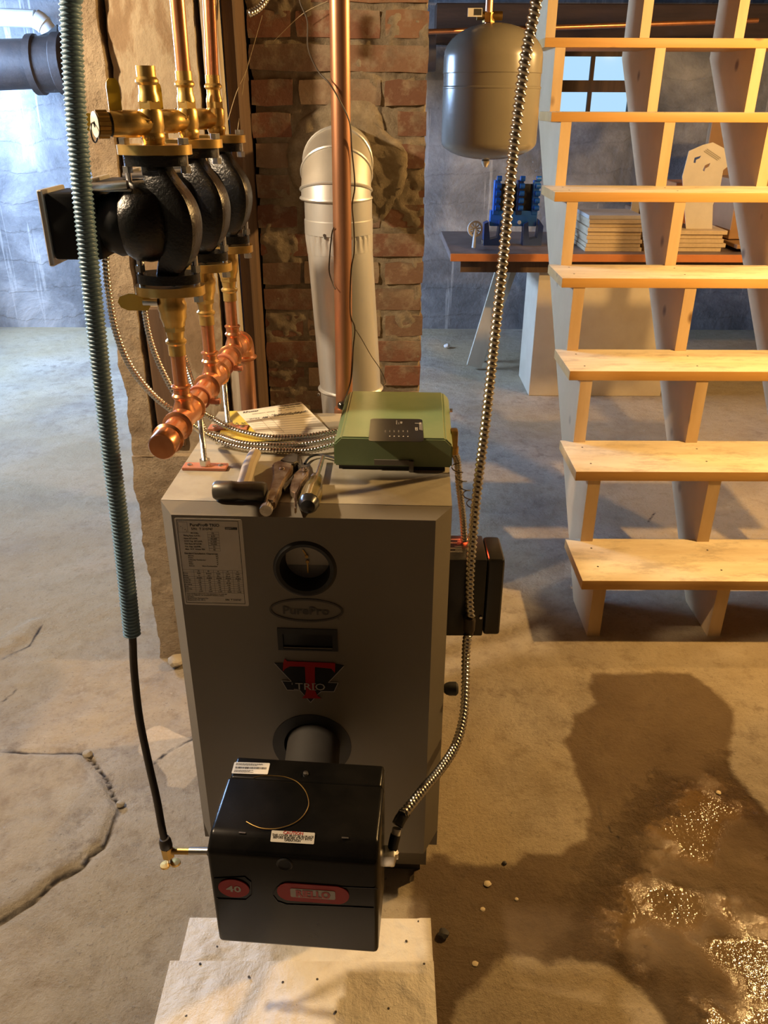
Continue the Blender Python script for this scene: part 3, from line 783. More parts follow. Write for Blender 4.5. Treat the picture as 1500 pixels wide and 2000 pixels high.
build('lettering', tx, 'badge_silver', emb, smooth=False)
# rating label
LX0, LX1, LZ0_, LZ1_ = .0045, .1143, .6970, .8622
lab = build('rating_label', MB().prism(rrect(LX0, LZ0_, LX1, LZ1_, .003), FR, .0001, .0006), 'sticker', boil, smooth=False)
LF = FR @ Matrix.Translation((LX0, LZ1_, .0006)); LWd, LHt = LX1-LX0, LZ1_-LZ0_
pm = MB()
outline(pm, .003, -LHt+.004, LWd-.006, -.003, .0008, LF)
def lt(s, x, y, h, b=False, al='L', sx=1): text(pm, s, x*LWd, -y*LHt, h, LF, b, al, sx)
lt('PurePro® TRIO', .22, .085, .0052, True, sx=.98); lt('S/N:  T 310747', .235, .125, .0040, True)
rect(pm, .74*LWd, -.115*LHt, .92*LWd, -.088*LHt, LF)
outline(pm, .045*LWd, -.155*LHt, .185*LWd, -.04*LHt, .0003, LF)
for q, ch_ in ((.075, 'A'), (.105, 'S'), (.135, 'M'), (.16, 'E')): lt(ch_, q, .05+q*.6, .0022)
rows = [('MODEL:', 'P3'), ('Firing Rate G.P.H.:', '0.75'), ('Input BTU/HR:', '105,000'), ('DOE Cap. BTU/HR:', '91,000'), ('Net Rate BTU/HR:', '79,000'), ('Vol. Cap. Lbs/HR:', '91'), ('Max. W.P. Water PSI:', '50')]
for i, (a, b) in enumerate(rows):
    y = .168 + i*.0305
    lt(a, .22 if i == 0 else .11, y, .0026, True); lt(b, .55, y, .0026, True, 'C')
    outline(pm, .47*LWd, -(y+.008)*LHt, .64*LWd, -(y-.0235)*LHt, .0003, LF)
lt('Standard Installation Clearances', .09, .400, .0030, True)
for i, (a, b) in enumerate([('Above:', '24"'), ('Front:', '24"'), ('Chimney Connector:', '6"'), ('Rear:', '6"'), ('Sides:', '6"'), ('Below:', '')]):
    lt(a, .14, .424+i*.0235, .0024, True); lt(b, .58, .424+i*.0235, .0024, True, 'C')
lt('Non-Combustible', .34, .5415, .0024, True)
ty0, ty1 = .58, .845; colx = [.028, .20, .35, .50, .645, .79, .945]
tab = [['', 'P3', 'P3', 'P3', 'P3', 'P3'], ['Burner', 'Riello', 'Beckett', 'Carlin', 'Carlin', 'Riello'], ['Model', 'F3', 'AFG', 'EZ-1', 'EZ-LF', 'BF3'], ['Nozzle', '.60x80A', '.65x80B', '.65x70B', '.60x60A', '.55x80A'], ['Pump PSI', '175', '150', '150', '150', '175'], ['Head Set', '0.50', '1.00', 'N/A', '.65 Bar', '1.5'], ['Air Setting', '2.5', '10', '0.6', '0.60', '3.0'], ['Draft', '-.02', '-.02', '-.02', '-.02', '-.02'], ['Draft Flue', '-.05', '-.05', '-.05', '-.05', '-.05'], ['CO2', '12.0%', '12.0%', '12.0%', '12.0%', '12.0%']]
rh = (ty1-ty0)/len(tab)
for i, rw in enumerate(tab):
    yb = ty0+(i+1)*rh-.006
    for j, s_ in enumerate(rw):
        if s_: lt(s_, colx[j]+.008 if j == 0 else (colx[j]+colx[j+1])/2, yb, .0022, True, 'L' if j == 0 else 'C', .92)
    if i != 1: rect(pm, .028*LWd, -(ty0+(i+1)*rh)*LHt-.00015, .945*LWd, -(ty0+(i+1)*rh)*LHt+.00015, LF)
rect(pm, .028*LWd, -ty0*LHt-.00015, .945*LWd, -ty0*LHt+.00015, LF)
for x in colx[1:-1]: rect(pm, x*LWd-.00015, -ty1*LHt, x*LWd+.00015, -ty0*LHt, LF)
for i, s_ in enumerate(['Above settings are approximate. Final adjustments to be made with', 'proper test equipment. See manufacturers manual for detailed', 'information.']): lt(s_, .05, .868+i*.018, .00195, True, sx=.90)
lt('Boyertown Furnace Co.', .05, .925, .0026, True); lt('Boyertown, PA 19512', .05, .947, .0024, True); lt('S/N  T 310747', .64, .938, .0032, True)
build('print', pm, 'ink', lab, smooth=False)
wl = MB()
for k in range(3): rect(wl, .75*LWd, (-.111+k*.008)*LHt, (.80+.03*k)*LWd, (-.108+k*.008)*LHt, LF, .0008)
build('reversed_print', wl, 'sticker', lab, smooth=False)
# drain knob on the right side
kp = gy(880, 1345, 1.21)
build('drain_knob', MB().lathe([(.008, 0), (.011, .004), (.013, .010), (.013, .022), (.009, .026)], kp+V((-.012, 0, 0)), (1, 0, 0), 16), 'black_matte', boil)

# ------------------------------------------------------------------ burner
BRY = -math.atan2(.0194, .2517)
bo = V((-.2585, .84, 0)); MBR = Matrix.Translation(bo) @ Matrix.Rotation(BRY, 4, 'Z')
BUW, BZ0, BZ1, BD = .2525, .276, .488, .178
bur = thing('oil_burner', 'glossy black oil burner with red badges on the front of the boiler', 'burner', MBR @ V((BUW/2, .09, BZ0)), BRY)
def section(prof, x0, x1, n_=1, bev=.012):
    bm = bmesh.new()
    a = [bm.verts.new((x0, y, z)) for y, z in prof]; b = [bm.verts.new((x1, y, z)) for y, z in prof]
    bm.faces.new(a); bm.faces.new(list(reversed(b)))
    for i in range(len(prof)): j = (i+1) % len(prof); bm.faces.new((a[i], b[i], b[j], a[j]))
    bmesh.ops.recalc_face_normals(bm, faces=bm.faces[:])
    bmesh.ops.bevel(bm, geom=bm.edges[:], offset=bev, segments=3, affect='EDGES', profile=.5)
    return MB().frombm(bm)
cov = section([(.004, BZ0), (0, BZ1-.006), (.026, BZ1+.010), (BD-.045, BZ1+.012), (BD-.045, BZ0)], 0, BUW, 1, .007).xf(MBR)
build('cover', cov, 'burner_black', bur)
bk = section([(BD-.050, BZ0+.01), (BD-.050, BZ1+.012), (BD, BZ1+.012), (BD, BZ0+.01)], .004, BUW-.004, 1, .006).xf(MBR)
build('back_housing', bk, 'burner_black', bur)
c0 = MBR @ V((.118, BD, 0)); c1 = FR @ V((*OC, -.05))
build('flange_body', MB().sweep([V((c0.x, c0.y-.005, .400)), V((c0.x, c0.y+.05, .397)), V((c1.x, c1.y, OC[1]))], lambda d, th: .049, 32, .02), 'dark_base', bur)
TPF = MBR @ frame((0, 0, BZ1+.012), (1, 0, 0), (0, 1, 0))      # top plane
def ontop(px, py):
    P = gz(px, py, BZ1+.012); q = MBR.inverted() @ P; return (q.x, q.y)
# worn arc on the top
arc = [(495,1519),(516,1515),(545,1516),(562,1519),(580,1527),(593,1540),(600,1553),(603,1570),(598,1585),(588,1598),(574,1608),(556,1615),(535,1619),(512,1618),(496,1613),(481,1605)]
AP = [V((*ontop(*p), 0)) for p in arc]
am = MB().sweep([TPF @ (p+V((0, 0, .0002))) for p in AP], .0008, 6); build('embossed_ring', am, 'brass_dark', bur)
sp = ontop(597, 1512); build('screw', MB().lathe([(.0001, .004), (.004, .0035), (.0045, 0)], TPF @ V((*sp, 0)), (0, 0, 1), 12, False), 'zinc', bur)
def onsl(px, py):  # sloped strip along the front of the top
    o_ = MBR @ V((0, .013, BZ1+.002)); nn = MBR.to_3x3() @ V((0, -.524, .852)); d = ray(px, py)
    P = CAMP + d*((o_-CAMP).dot(nn)/d.dot(nn)); return P
def sticker4(name, pts, fn, par, m='white_sticker', lift=.0008):
    P = [fn(*p) for p in pts]   # tl, tr, br, bl
    X_ = (P[1]-P[0]); Y_ = (P[0]-P[3]); M = frame(P[3], X_, Y_); w = X_.length; h = Y_.length
    o = build(name, MB().prism(rrect(0, 0, w, h, min(w, h)*.08), M, 0, lift), m, par, smooth=False)
    return o, M @ Matrix.Translation((0, 0, lift)), w, h
def topw(px, py): return gz(px, py, BZ1+.0125)
st, M_, w, h = sticker4('serial_sticker', [(457.5,1489), (527,1491), (521,1514), (452,1511)], topw, bur)
pm = MB(); random.seed(3); x = .06*w
while x < .92*w:
    bw_ = random.choice((.006, .010, .016))*w; rect(pm, x, .42*h, x+bw_, .60*h, M_); x += bw_+random.choice((.006, .01, .014))*w
for yy, ww in ((.86, .75), (.79, .82), (.72, .60), (.27, .55), (.19, .50), (.11, .58)):
    x = .06*w
    while x < ww*w:
        d_ = random.uniform(.02, .07)*w; rect(pm, x, yy*h, x+d_, (yy+.035)*h, M_); x += d_+.012*w
build('print', pm, 'ink', st, smooth=False)
st, M_, w, h = sticker4('caution_sticker', [(533,1622), (617.5,1627), (614,1649), (528,1644)], onsl, bur)
pm = MB(); text(pm, 'CAUTION', w/2, .74*h, .0042, M_, True, 'C', 1.1); build('heading', pm, 'red_ink', st, smooth=False)
pm = MB()
for i, s_ in enumerate(['THIS COVER MUST BE IN PLACE', 'BEFORE BURNER IS PUT INTO', 'OPERATION']): text(pm, s_, w/2, (.52-.20*i)*h, .0031, M_, True, 'C', .98)
build('print', pm, 'ink', st, smooth=False)
for px_, py_ in ((473, 1627), (674, 1637)):
    p = onsl(px_, py_); build('clip', MB().box((-.005, -.001, 0), (.005, .001, .0012)).xf(MBR.to_3x3().to_4x4()).xf(Matrix.Translation(p)), 'zinc', bur)
# front face: badges, embossed lines, hole
BFR = MBR @ frame((0, .0036, BZ0), (1, 0, 0), (0, -.0194, 1))
def onb(px, py):
    o_ = MBR @ V((0, .0036, BZ0)); nn = MBR.to_3x3() @ V((0, -1, -.0194)); d = ray(px, py); P = CAMP + d*((o_-CAMP).dot(nn)/d.dot(nn)); q = BFR.inverted() @ P; return (q.x, q.y)
def oval(name, x0, y0, x1, y1, m, h): 
    a = onb(x0, (y0+y1)/2); b = onb(x1, (y0+y1)/2); hh = abs(onb((x0+x1)/2, y0)[1]-onb((x0+x1)/2, y1)[1])
    cy = (a[1]+b[1])/2; return a[0], cy-hh/2, b[0], cy+hh/2
x0, y0, x1, y1 = oval('', 427, 1717, 487, 1751, '', 0)
b40 = build('model_badge', MB().prism(circ((x0+x1)/2, (y0+y1)/2, (x1-x0)/2, 40, (y1-y0)/2), BFR, 0, .0016), 'badge_red', bur, smooth=False)
tx = MB(); text(tx, '40', (x0+x1)/2, (y0+y1)/2-.0062, .0128, BFR, True, 'C', 1.25, .0021); build('numerals', tx, 'badge_silver', b40, smooth=False)
x0, y0, x1, y1 = oval('', 542, 1727, 682, 1761, '', 0)
rb = build('maker_badge', MB().prism(rrect(x0, y0, x1, y1, (y1-y0)/2-.0002, 10), BFR, 0, .0016), 'badge_red', bur, smooth=False)
a = onb(568, 1745)[0]; b = onb(655, 1745)[0]; cy = (y0+y1)/2
build('nameplate', MB().prism(rrect(a, cy-.0095, b, cy+.0095, .003), BFR, .0016, .0022), 'badge_silver', rb, smooth=False)
tx = MB(); text(tx, 'RIELLO', (a+b)/2-.0005, cy-.0072, .0144, BFR, True, 'C', .80, .0027); text(tx, 'RIELLO', (a+b)/2+.0006, cy-.0072, .0144, BFR, True, 'C', .80, .0028); build('lettering', tx, 'red_ink', rb, smooth=False)
em_ = MB()
def embl(pts): em_.sweep([BFR @ V((*onb(*p), .0002)) for p in pts], .0007, 5, smooth=False)
embl([(418,1715),(478,1712),(490,1722),(491,1748),(480,1757),(423,1755)]); embl([(738,1735),(690,1733),(552,1725),(540,1734),(533,1748),(542,1760),(560,1766),(690,1771),(730,1773)])
build('embossed_line', em_, 'burner_black', bur)
hp = onb(556, 1688); build('peephole', MB().lathe([(.009, 0), (.011, .0015), (.0125, 0)], BFR @ V((*hp, 0)), BFR.to_3x3() @ V((0, 0, 1)), 20), 'black_matte', bur)
for px0, px1, py0 in ((475, 720, 1838),):
    for k in range(11):
        p = onb(px0+k*(px1-px0)/10, py0-2+k*1.2); em2 = None
# wiring plug on the right side
p = gy(762, 1672, .93); build('plug_socket', MB().bbox((p.x-.014, p.y-.012, p.z-.012), (p.x+.008, p.y+.012, p.z+.012), .003, 2), 'zinc', bur)

# ------------------------------------------------------------------ oil line: blue sleeve, black hose, valve
def corr(pitch, r, amp): return lambda d, th: r + amp*math.cos(2*PI*d/pitch)
BC = [gy(133, -60, 1.165), gy(137, 0, 1.165), gy(147, 200, 1.155), gy(166, 430, 1.145), gy(192, 680, 1.125), gy(216, 880, 1.11), gy(240, 1070, 1.09), gy(258, 1240, 1.075)]
single('corrugated_conduit', MB().sweep([V((BC[0].x, BC[0].y, ZC-.17))]+BC, corr(.0058, .0128, .0013), 16, .00145), 'blue_conduit', 'long blue corrugated plastic sleeve hanging in front of the pier', 'conduit', sharp=180)
OL = [gy(255, 1190, 1.078), gy(259, 1245, 1.074), gy(262, 1310, 1.065), gy(272, 1400, 1.045), gy(288, 1480, 1.02), gy(306, 1560, .995), gy(315, 1610, .98), gy(321, 1640, .965)]
single('oil_hose', MB().sweep(OL, .0062, 12, .012), 'oil_line', 'black oil hose running from the blue sleeve to the burner valve', 'hose')
vp = gy(324, 1672, .955)
ov_ = thing('oil_valve', 'small brass shutoff valve feeding the left side of the burner', 'valve', (vp.x, vp.y, vp.z-.03))
top = gy(321, 1637, .965); dn = V((.08, -.05, -1)).normalized()
build('flare_nut', MB().lathe([(.008, 0), (.010, .006), (.0105, .018), (.008, .022)], top, dn, 16), 'oil_line', ov_)
build('body', MB().hexn(top+dn*.020, top+dn*.040, .0105), 'brass', ov_)
build('stem', MB().cyl(top+dn*.038, top+dn*.056, .004), 'zinc', ov_)
hd = MB().lathe([(.0, 0), (.005, .001), (.005, .005), (.0, .006)], top+dn*.052, dn, 12, False)
for k in range(2): 
    a = (1, -1)[k]; hd.lathe([(.0001, -.0025), (.0085, -.0020), (.0085, .0020), (.0001, .0025)], top+dn*.057+V((a*.009, -.001, a*.003)), dn, 14, False)
build('handwheel', hd, 'brass', ov_)
side = gy(400, 1663, .955); a0 = top+dn*.028
build('nipple', MB().cyl(a0+V((.006, 0, 0)), a0.lerp(side, .62), .0058), 'brass_dark', ov_)
build('coupling', MB().cyl(a0.lerp(side, .60), side+V((.006, 0, 0)), .0072), 'zinc', ov_)

# ------------------------------------------------------------------ sheets on the floor
def sheet(x0, x1, y0, y1, z, th, seed, nx_=70, ny_=50):
    mb = MB()
    for j in range(ny_+1):
        for i in range(nx_+1):
            x = x0+(x1-x0)*i/nx_; y = y0+(y1-y0)*j/ny_
            e = min(i, nx_-i, j, ny_-j)/5; e = min(1, e)
            q = V((x*9, y*9, seed)); zz = .006*noise.noise(q)+.0040*noise.noise(q*2.7+V((noise.noise(q*2), 0, 0)))+.0022*noise.noise(q*6)
            rim = .002 if x > x1-.022 else 0
            mb.v.append(V((x, y, z+th+max(-.0015, zz+.0025)*e*(1.3 if x < (x0+x1)/2 else .7)+rim)))
    for j in range(ny_):
        for i in range(nx_): a = j*(nx_+1)+i; mb.f.append((a, a+1, a+nx_+2, a+nx_+1))
    b = len(mb.v); per = [i for i in range(nx_+1)]+[j*(nx_+1)+nx_ for j in range(1, ny_+1)]+[ny_*(nx_+1)+i for i in range(nx_-1, -1, -1)]+[j*(nx_+1) for j in range(ny_-1, 0, -1)]
    for i in per: p = mb.v[i]; mb.v.append(V((p.x, p.y, z)))
    for k in range(len(per)): k2 = (k+1) % len(per); mb.f.append((per[k2], per[k], b+k, b+k2))
    mb.f.append(tuple(b+k for k in reversed(range(len(per))))); return mb
def sheet_thing(x0, x1, y0, y1, z, th, seed, label, spots):
    t_ = thing('floor_sheet', label, 'sheet', ((x0+x1)/2, (y0+y1)/2, z))
    build('sheet', sheet(x0, x1, y0, y1, z, th, seed), 'sheet', t_, sharp=40)
    for x, y in spots: build('nail_head', MB().lathe([(.0024, 0), (.0024, .0012)], (x, y, z+th+.0015), (0, 0, 1), 8), 'nail', t_)
random.seed(11)
sheet_thing(-.385, .0965, .985, 1.090, .0005, .004, 2.0, 'narrow strip of crinkled pale sheet under the burner, partly overlapped', [(-.36+random.random()*.44, 1.0+random.random()*.085) for _ in range(9)])
sheet_thing(-.401, .0972, .55, .995, .0058, .004, 5.0, 'large crinkled pale sheet lying on the floor nearest the camera', [(-.39+random.random()*.47, .75+random.random()*.24) for _ in range(46)])

# ------------------------------------------------------------------ green zone control on the boiler
cb = thing('zone_control', 'green metal zone control box on the boiler top', 'control box', bf(.352, .29, ZT), BA)
GX0, GX1, GY0, GY1 = .2465, .4560, .178, .430; GZ0, GZF, GZB = ZT+.007, ZT+.062, ZT+.080
build('back_plate', MB().box((GX0+.008, GY0+.004, ZT), (GX1-.012, GY1-.01, GZ0+.001)).xf(MBF), 'black_matte', cb, smooth=False)
bm = bmesh.new()
cvp = [(GX0, GY0, GZ0), (GX1, GY0, GZ0), (GX1, GY1, GZ0), (GX0, GY1, GZ0), (GX0, GY0, GZF), (GX1, GY0, GZF), (GX1, GY1, GZF+.002), (GX0, GY1, GZF+.002)]
vs = [bm.verts.new(p) for p in cvp]
for f in [(0,3,2,1),(4,5,6,7),(0,1,5,4),(1,2,6,5),(2,3,7,6),(3,0,4,7)]: bm.faces.new([vs[i] for i in f])
ed = [e for e in bm.edges if {e.verts[0].index, e.verts[1].index} and min(v.co.z for v in e.verts) > GZ0+.01]
side = [e for e in ed if abs(e.verts[0].co.y-e.verts[1].co.y) > .1]; fb = [e for e in ed if e not in side]
bmesh.ops.bevel(bm, geom=side, offset=.013, segments=1, affect='EDGES')
ed = [e for e in bm.edges if min(v.co.z for v in e.verts) > GZ0+.01 and abs(e.verts[0].co.y-e.verts[1].co.y) < .002]
bmesh.ops.bevel(bm, geom=[e for e in bm.edges], offset=.0028, segments=2, affect='EDGES')
build('cover', MB().frombm(bm).xf(MBF), 'green_paint', cb)
def onbox(px, py): P = gz(px, py, GZF+.0002); return P
lst, M_, w, h = sticker4('indicator_label', [(725.5,818), (826.5,819), (826.5,862), (719.5,862)], onbox, cb, 'black_plastic', .0006)
pm = MB(); R9 = -PI/2
def vt(s_, x, y, hh, b=False, sx=1): text(pm, s_, x*w, y*h, hh, M_, b, 'L', sx, .0004, R9)
text(pm, 'T', .855*w, .83*h, .0105, M_, True, 'L', 1.0, .0004, R9); text(pm, 'aco', .855*w, .60*h, .0072, M_, True, 'L', 1.1, .0004, R9)
for k in range(4): rect(pm, (.935+k*.016)*w, (.50-.01*k)*h, (.941+k*.016)*w, (.80+.01*k)*h, M_)
for k, s_ in enumerate(['POWER', 'ZONE 1', 'ZONE 2', 'ZONE 3', 'ZONE 4', 'PRIORITY']): vt(s_, .70-k*.083, .46, .0021, False, .85)
vt('SR504', .575, .86, .0036, True, .8); vt('4 ZONE', .535, .82, .0020); vt('SWITCHING RELAY', .495, .92, .0022, False, .8)
build('print', pm, 'badge_silver', lst, smooth=False)
pm = MB()
for k in range(5): p = M_ @ V(((.715-k*.083)*w, .20*h, .0003)); pm.lathe([(.0013, 0), (.0010, .0006)], p, (0, 0, 1), 8)
build('indicator', pm, 'white_sticker', lst, smooth=False)
build('latch', MB().box((.318, GY0-.003, GZ0+.004), (.388, GY0+.001, GZ0+.014)).box((.380, GY0-.008, GZ0-.006), (.388, GY0-.001, GZ0+.014)).xf(MBF), 'jacket', cb, smooth=False)
p = bf(GX1, .355, GZ0+.045); build('screw', MB().hexn(p, p+V((.005, 0, 0)), .004), 'zinc', cb)
p = bf(GX1, .25, GZ0+.028)
build('cable_connector', MB().bbox((p.x-.002, p.y-.010, p.z-.016), (p.x+.012, p.y+.010, p.z+.018), .004, 2).cyl((p.x+.006, p.y, p.z-.016), (p.x+.006, p.y, p.z-.030), .0085), 'brass_dark', cb)

# ------------------------------------------------------------------ armoured cables
def helix(pitch, r, amp):
    return lambda d, th: r + amp*math.cos(2*PI*d/pitch + th)
def bt(px, py, dz=.0075): return gz(px, py, ZT+dz)
c1 = [gy(207, 470, 1.262), gy(206, 500, 1.262), gy(211, 560, 1.265), gy(226, 645, 1.28), gy(255, 715, 1.30), gy(298, 770, 1.33), gy(345, 808, 1.36), bt(402, 849, .03), bt(440, 866, .012), bt(490, 877), bt(560, 880), bt(610, 879, .010), bf(GX0+.004, .262, ZT+.019)]
c2 = [gy(277, 470, 1.455), gy(276, 505, 1.455), gy(281, 590, 1.455), gy(293, 660, 1.46), gy(318, 725, 1.465), gy(352, 780, 1.47), bt(406, 812, .035), bt(440, 832, .020), bt(480, 846, .012), bt(530, 854, .009), bt(600, 852, .012), bf(GX0+.004, .322, ZT+.020)]
c3 = [V((-.425, 1.655, 1.24)), V((-.425, 1.655, 1.15)), V((-.41, 1.62, 1.02)), V((-.375, 1.55, .94)), bt(398, 838, .020), bt(432, 853, .010), bt(475, 866, .008), bt(540, 870, .008), bt(605, 866, .010), bf(GX0+.004, .291, ZT+.019)]
for pts, lab_ in ((c1, 'armoured metal cable from the front pump, nearest the tools'), (c2, 'armoured metal cable from the middle pump, across the white form'), (c3, 'armoured metal cable from the rear pump, between two other cables')):
    single('armored_cable', MB().sweep(pts, helix(.0060, .0053, .0010), 12, .0015), 'armor', lab_, 'cable', 'pump cables to the zone control', sharp=180)
single('thin_cable', MB().sweep([bf(GX0+.002, .20, ZT+.012), bt(625, 888, .008), bt(605, 893, .006), bt(595, 906, .004)], .0022, 8, .004), 'cable_black', 'thin black cable leaving the green box toward the pliers', 'cable')

# big flexible conduit on the right
rc = [gy(1058, -70, 1.40), gy(1048, 0, 1.40), gy(1025, 120, 1.39), gy(1003, 290, 1.38), gy(990, 430, 1.37), gy(977, 560, 1.36), gy(962, 700, 1.352), gy(948, 830, 1.346), gy(932, 960, 1.338), gy(921, 1080, 1.328), gy(917, 1170, 1.322), gy(920, 1205, 1.318)]
single('flexible_conduit', MB().sweep([V((rc[0].x+.01, rc[0].y, ZC-.17))]+rc, helix(.0098, .0080, .0016), 16, .0018), 'armor', 'long flexible metal conduit hanging from the ceiling to the side control', 'conduit', sharp=180)
rd = [gy(913, 1240, 1.305), gy(910, 1280, 1.295), gy(909, 1340, 1.26), gy(905, 1400, 1.21), gy(890, 1455, 1.15), gy(862, 1500, 1.09), gy(828, 1540, 1.03), gy(800, 1575, .985), gy(786, 1592, .965)]
single('flexible_conduit', MB().sweep(rd, helix(.0080, .0078, .0014), 16, .0016), 'armor', 'curved flexible metal conduit from the side control down to the burner', 'conduit', sharp=180)
pg = thing('burner_plug', 'black taped cable end with white band plugged into the burner', 'connector', gy(765, 1690, .93))
q0, q1, q2, q3 = gy(790, 1586, .972), gy(776, 1612, .955), gy(768, 1650, .94), gy(762, 1676, .932)
build('tape', MB().sweep([q0, q0.lerp(q1, .5), q1], lambda d, th: .0098+.0006*math.cos(th*3+d*200), 14, .003), 'black_plastic', pg)
build('band', MB().cyl(gy(775, 1618, .953), gy(772, 1634, .947), .0072), 'paper', pg)
build('boot', MB().sweep([gy(773, 1630, .948), q2, gy(766, 1668, .935)], lambda d, th: .0088-.02*d, 14, .004), 'black_plastic', pg)
build('clamp', MB().cyl(gy(777, 1668, .935), gy(758, 1670, .935), .008, None, 10).cyl(gy(772, 1664, .930), gy(764, 1688, .930), .006, None, 8), 'zinc', pg)

# side control (aquastat) with its lamp
AQ0 = V((.1245, 1.345, .508)); AQ1 = V((.232, 1.445, .684))
aq = thing('aquastat', 'black plastic limit control box on the right side of the boiler', 'control box', ((AQ0.x+AQ1.x)/2, 1.39, AQ0.z))
bm = bmesh.new(); prof = [(AQ0.x-.004, AQ0.y), (AQ1.x, AQ0.y), (AQ1.x, AQ1.y), (AQ0.x-.004, AQ1.y)]
build('body', MB().bbox((AQ0.x-.006, AQ0.y, AQ0.z), (AQ1.x-.034, AQ1.y, AQ1.z), .004, 2), 'black_plastic', aq)
build('lid', MB().bbox((AQ1.x-.0335, AQ0.y, AQ0.z+.002), (AQ1.x, AQ1.y-.004, AQ1.z), .008, 3), 'black_plastic', aq)
pm = MB(); TF = frame((AQ0.x, AQ0.y, AQ1.z), (1, 0, 0), (0, 1, 0))
for k in range(8):
    x0 = .004 + (0 if k in (0, 2, 5, 7) else random.uniform(.008, .018)); rect(pm, x0, .030+.0072*k, .028, .0312+.0072*k, TF)
build('print', pm, 'badge_silver', aq, smooth=False)
ld = gy(908, 1050, 1.436); ld.z = AQ1.z
build('indicator_lamp', MB().lathe([(.0042, 0), (.0042, .004), (.002, .007)], (ld.x, 1.425, AQ1.z), (0, 0, 1), 12), 'led_red', aq)
bulb('indicator_light', (ld.x, 1.425, AQ1.z+.012), .12, (1.0, .06, .02), .004)
p = gy(918, 1207, 1.32)
build('conduit_connector', MB().lathe([(.0105, 0), (.0115, .006), (.0115, .026), (.0095, .030), (.0095, .036)], p, (-.05, -.12, -1), 18), 'wire_brown', aq)
build('connector_neck', MB().cyl((p.x, p.y-.002, p.z-.012), (p.x-.002, AQ0.y+.004, p.z-.012), .010), 'black_matte', aq)
p = gy(939, 1206, 1.344); build('screw', MB().lathe([(.0035, 0), (.003, .002)], p, (0, -1, 0), 10), 'zinc', aq)
# armoured cable from green box to the side control, with the coiled thin wire beside it
p0 = bf(GX1, .25, GZ0); 
ra = [V((p0.x+.006, p0.y, p0.z+.0)), gy(893, 900, 1.415), gy(897, 950, 1.415), gy(903, 1000, 1.415), V((gy(909, 1030, 1.41).x, 1.41, AQ1.z+.004))]
single('armored_cable', MB().sweep(ra, helix(.0062, .0062, .0011), 12, .0015), 'armor', 'short armoured cable lit red, dropping from the green box to the side control', 'cable', sharp=180)
cpts = []
for k in range(0, 85):
    a = k/84; base = gy(888+36*a, 905+88*a, 1.395 - .02*a); th = 2*PI*5.0*a
    cpts.append(base + V((.0085*math.cos(th), .0085*math.sin(th), 0)))
single('coiled_wire', MB().sweep([gy(886, 880, 1.40)]+cpts, .0011, 6, smooth=False), 'wire_brown', 'thin dark capillary wire coiled between the two cables beside the boiler', 'wire')

# ------------------------------------------------------------------ things lying on the boiler top
def lay(u, v, z=0): return bf(u, v, ZT+z)
# yellow envelope and white service form
def flat_sheet(corners, name, m, label, cat, nx_=10, lift=None):
    t_ = thing(name, label, cat, (corners[3]+corners[2])/2)
    mb = MB()
    for j in range(nx_+1):
        for i in range(nx_+1):
            a, b = i/nx_, j/nx_
            p = (corners[3]*(1-a)+corners[2]*a)*(1-b) + (corners[0]*(1-a)+corners[1]*a)*b
            if lift: p = p+V((0, 0, lift(a, b)))
            mb.v.append(p)
    for j in range(nx_):
        for i in range(nx_): k = j*(nx_+1)+i; mb.f.append((k, k+1, k+nx_+2, k+nx_+1))
    n_ = len(mb.v); 
    mb.v += [p-V((0, 0, .0004)) for p in mb.v[:n_]]; mb.f += [tuple(reversed([i+n_ for i in f])) for f in mb.f[:]]
    build('sheet', mb, m, t_, sharp=180); return t_
yc = [gz(448, 803, ZT+.004), gz(560, 800, ZT+.004), gz(590, 858, ZT+.002), gz(420, 866, ZT+.002)]
ye = flat_sheet(yc, 'envelope', 'yellow_paper', 'yellow envelope lying under the white form on the boiler', 'envelope')
YM = frame((yc[3]*.55+yc[0]*.45)+V((.004, 0, .0012)), yc[2]-yc[3], yc[0]-yc[3])
pm = MB(); text(pm, '90.9', .004, .012, .011, YM, False, 'L', 1.4, .0008, 0, .3)
build('handwriting', pm, 'ink', ye.children[0], smooth=False)
wc = [gz(463, 804, ZT+.016), gz(588, 785, ZT+.026), gz(648, 845, ZT+.005), gz(505, 850, ZT+.006)]
wf = flat_sheet(wc, 'service_form', 'paper', 'white printed service form with handwriting under the armoured cables', 'paper', 12, lambda a, b: .004*math.sin(PI*b)*0+(.0 if b < .8 else 0))
FM = frame(wc[3], wc[2]-wc[3], wc[0]-wc[3]); X_ = wc[2]-wc[3]
def fxy(a, b):
    p = (wc[3]*(1-a)+wc[2]*a)*(1-b) + (wc[0]*(1-a)+wc[1]*a)*b; return p+V((0, -.0002, .0007))
class FormM:
    pass
def ftext(mb, s_, a, b, hh, wdt, bold=False, sh=0):
    vs, fs = glyphs(s_, bold)
    if not vs: return
    mx = max(v[0] for v in vs); out = [fxy(a + v[0]/mx*wdt + sh*v[1]*.02, b + v[1]/.7*hh) for v in vs]
    mb.add(out, [f if (out[f[1]]-out[f[0]]).cross(out[f[2]]-out[f[0]]).z > 0 else tuple(reversed(f)) for f in fs])
pm = MB()
ftext(pm, 'RFoster', .06, .895, .055, .24, True, 1); ftext(pm, '1-800-443-7836', .68, .925, .035, .28, True); ftext(pm, 'www.rlfoster.com', .60, .87, .035, .36, True)
ftext(pm, 'EMERGENCY SERVICE  -  24/7  -  365 DAYS', .17, .80, .030, .66)
build('print', pm, 'ink', wf.children[0], smooth=False)
pm = MB()
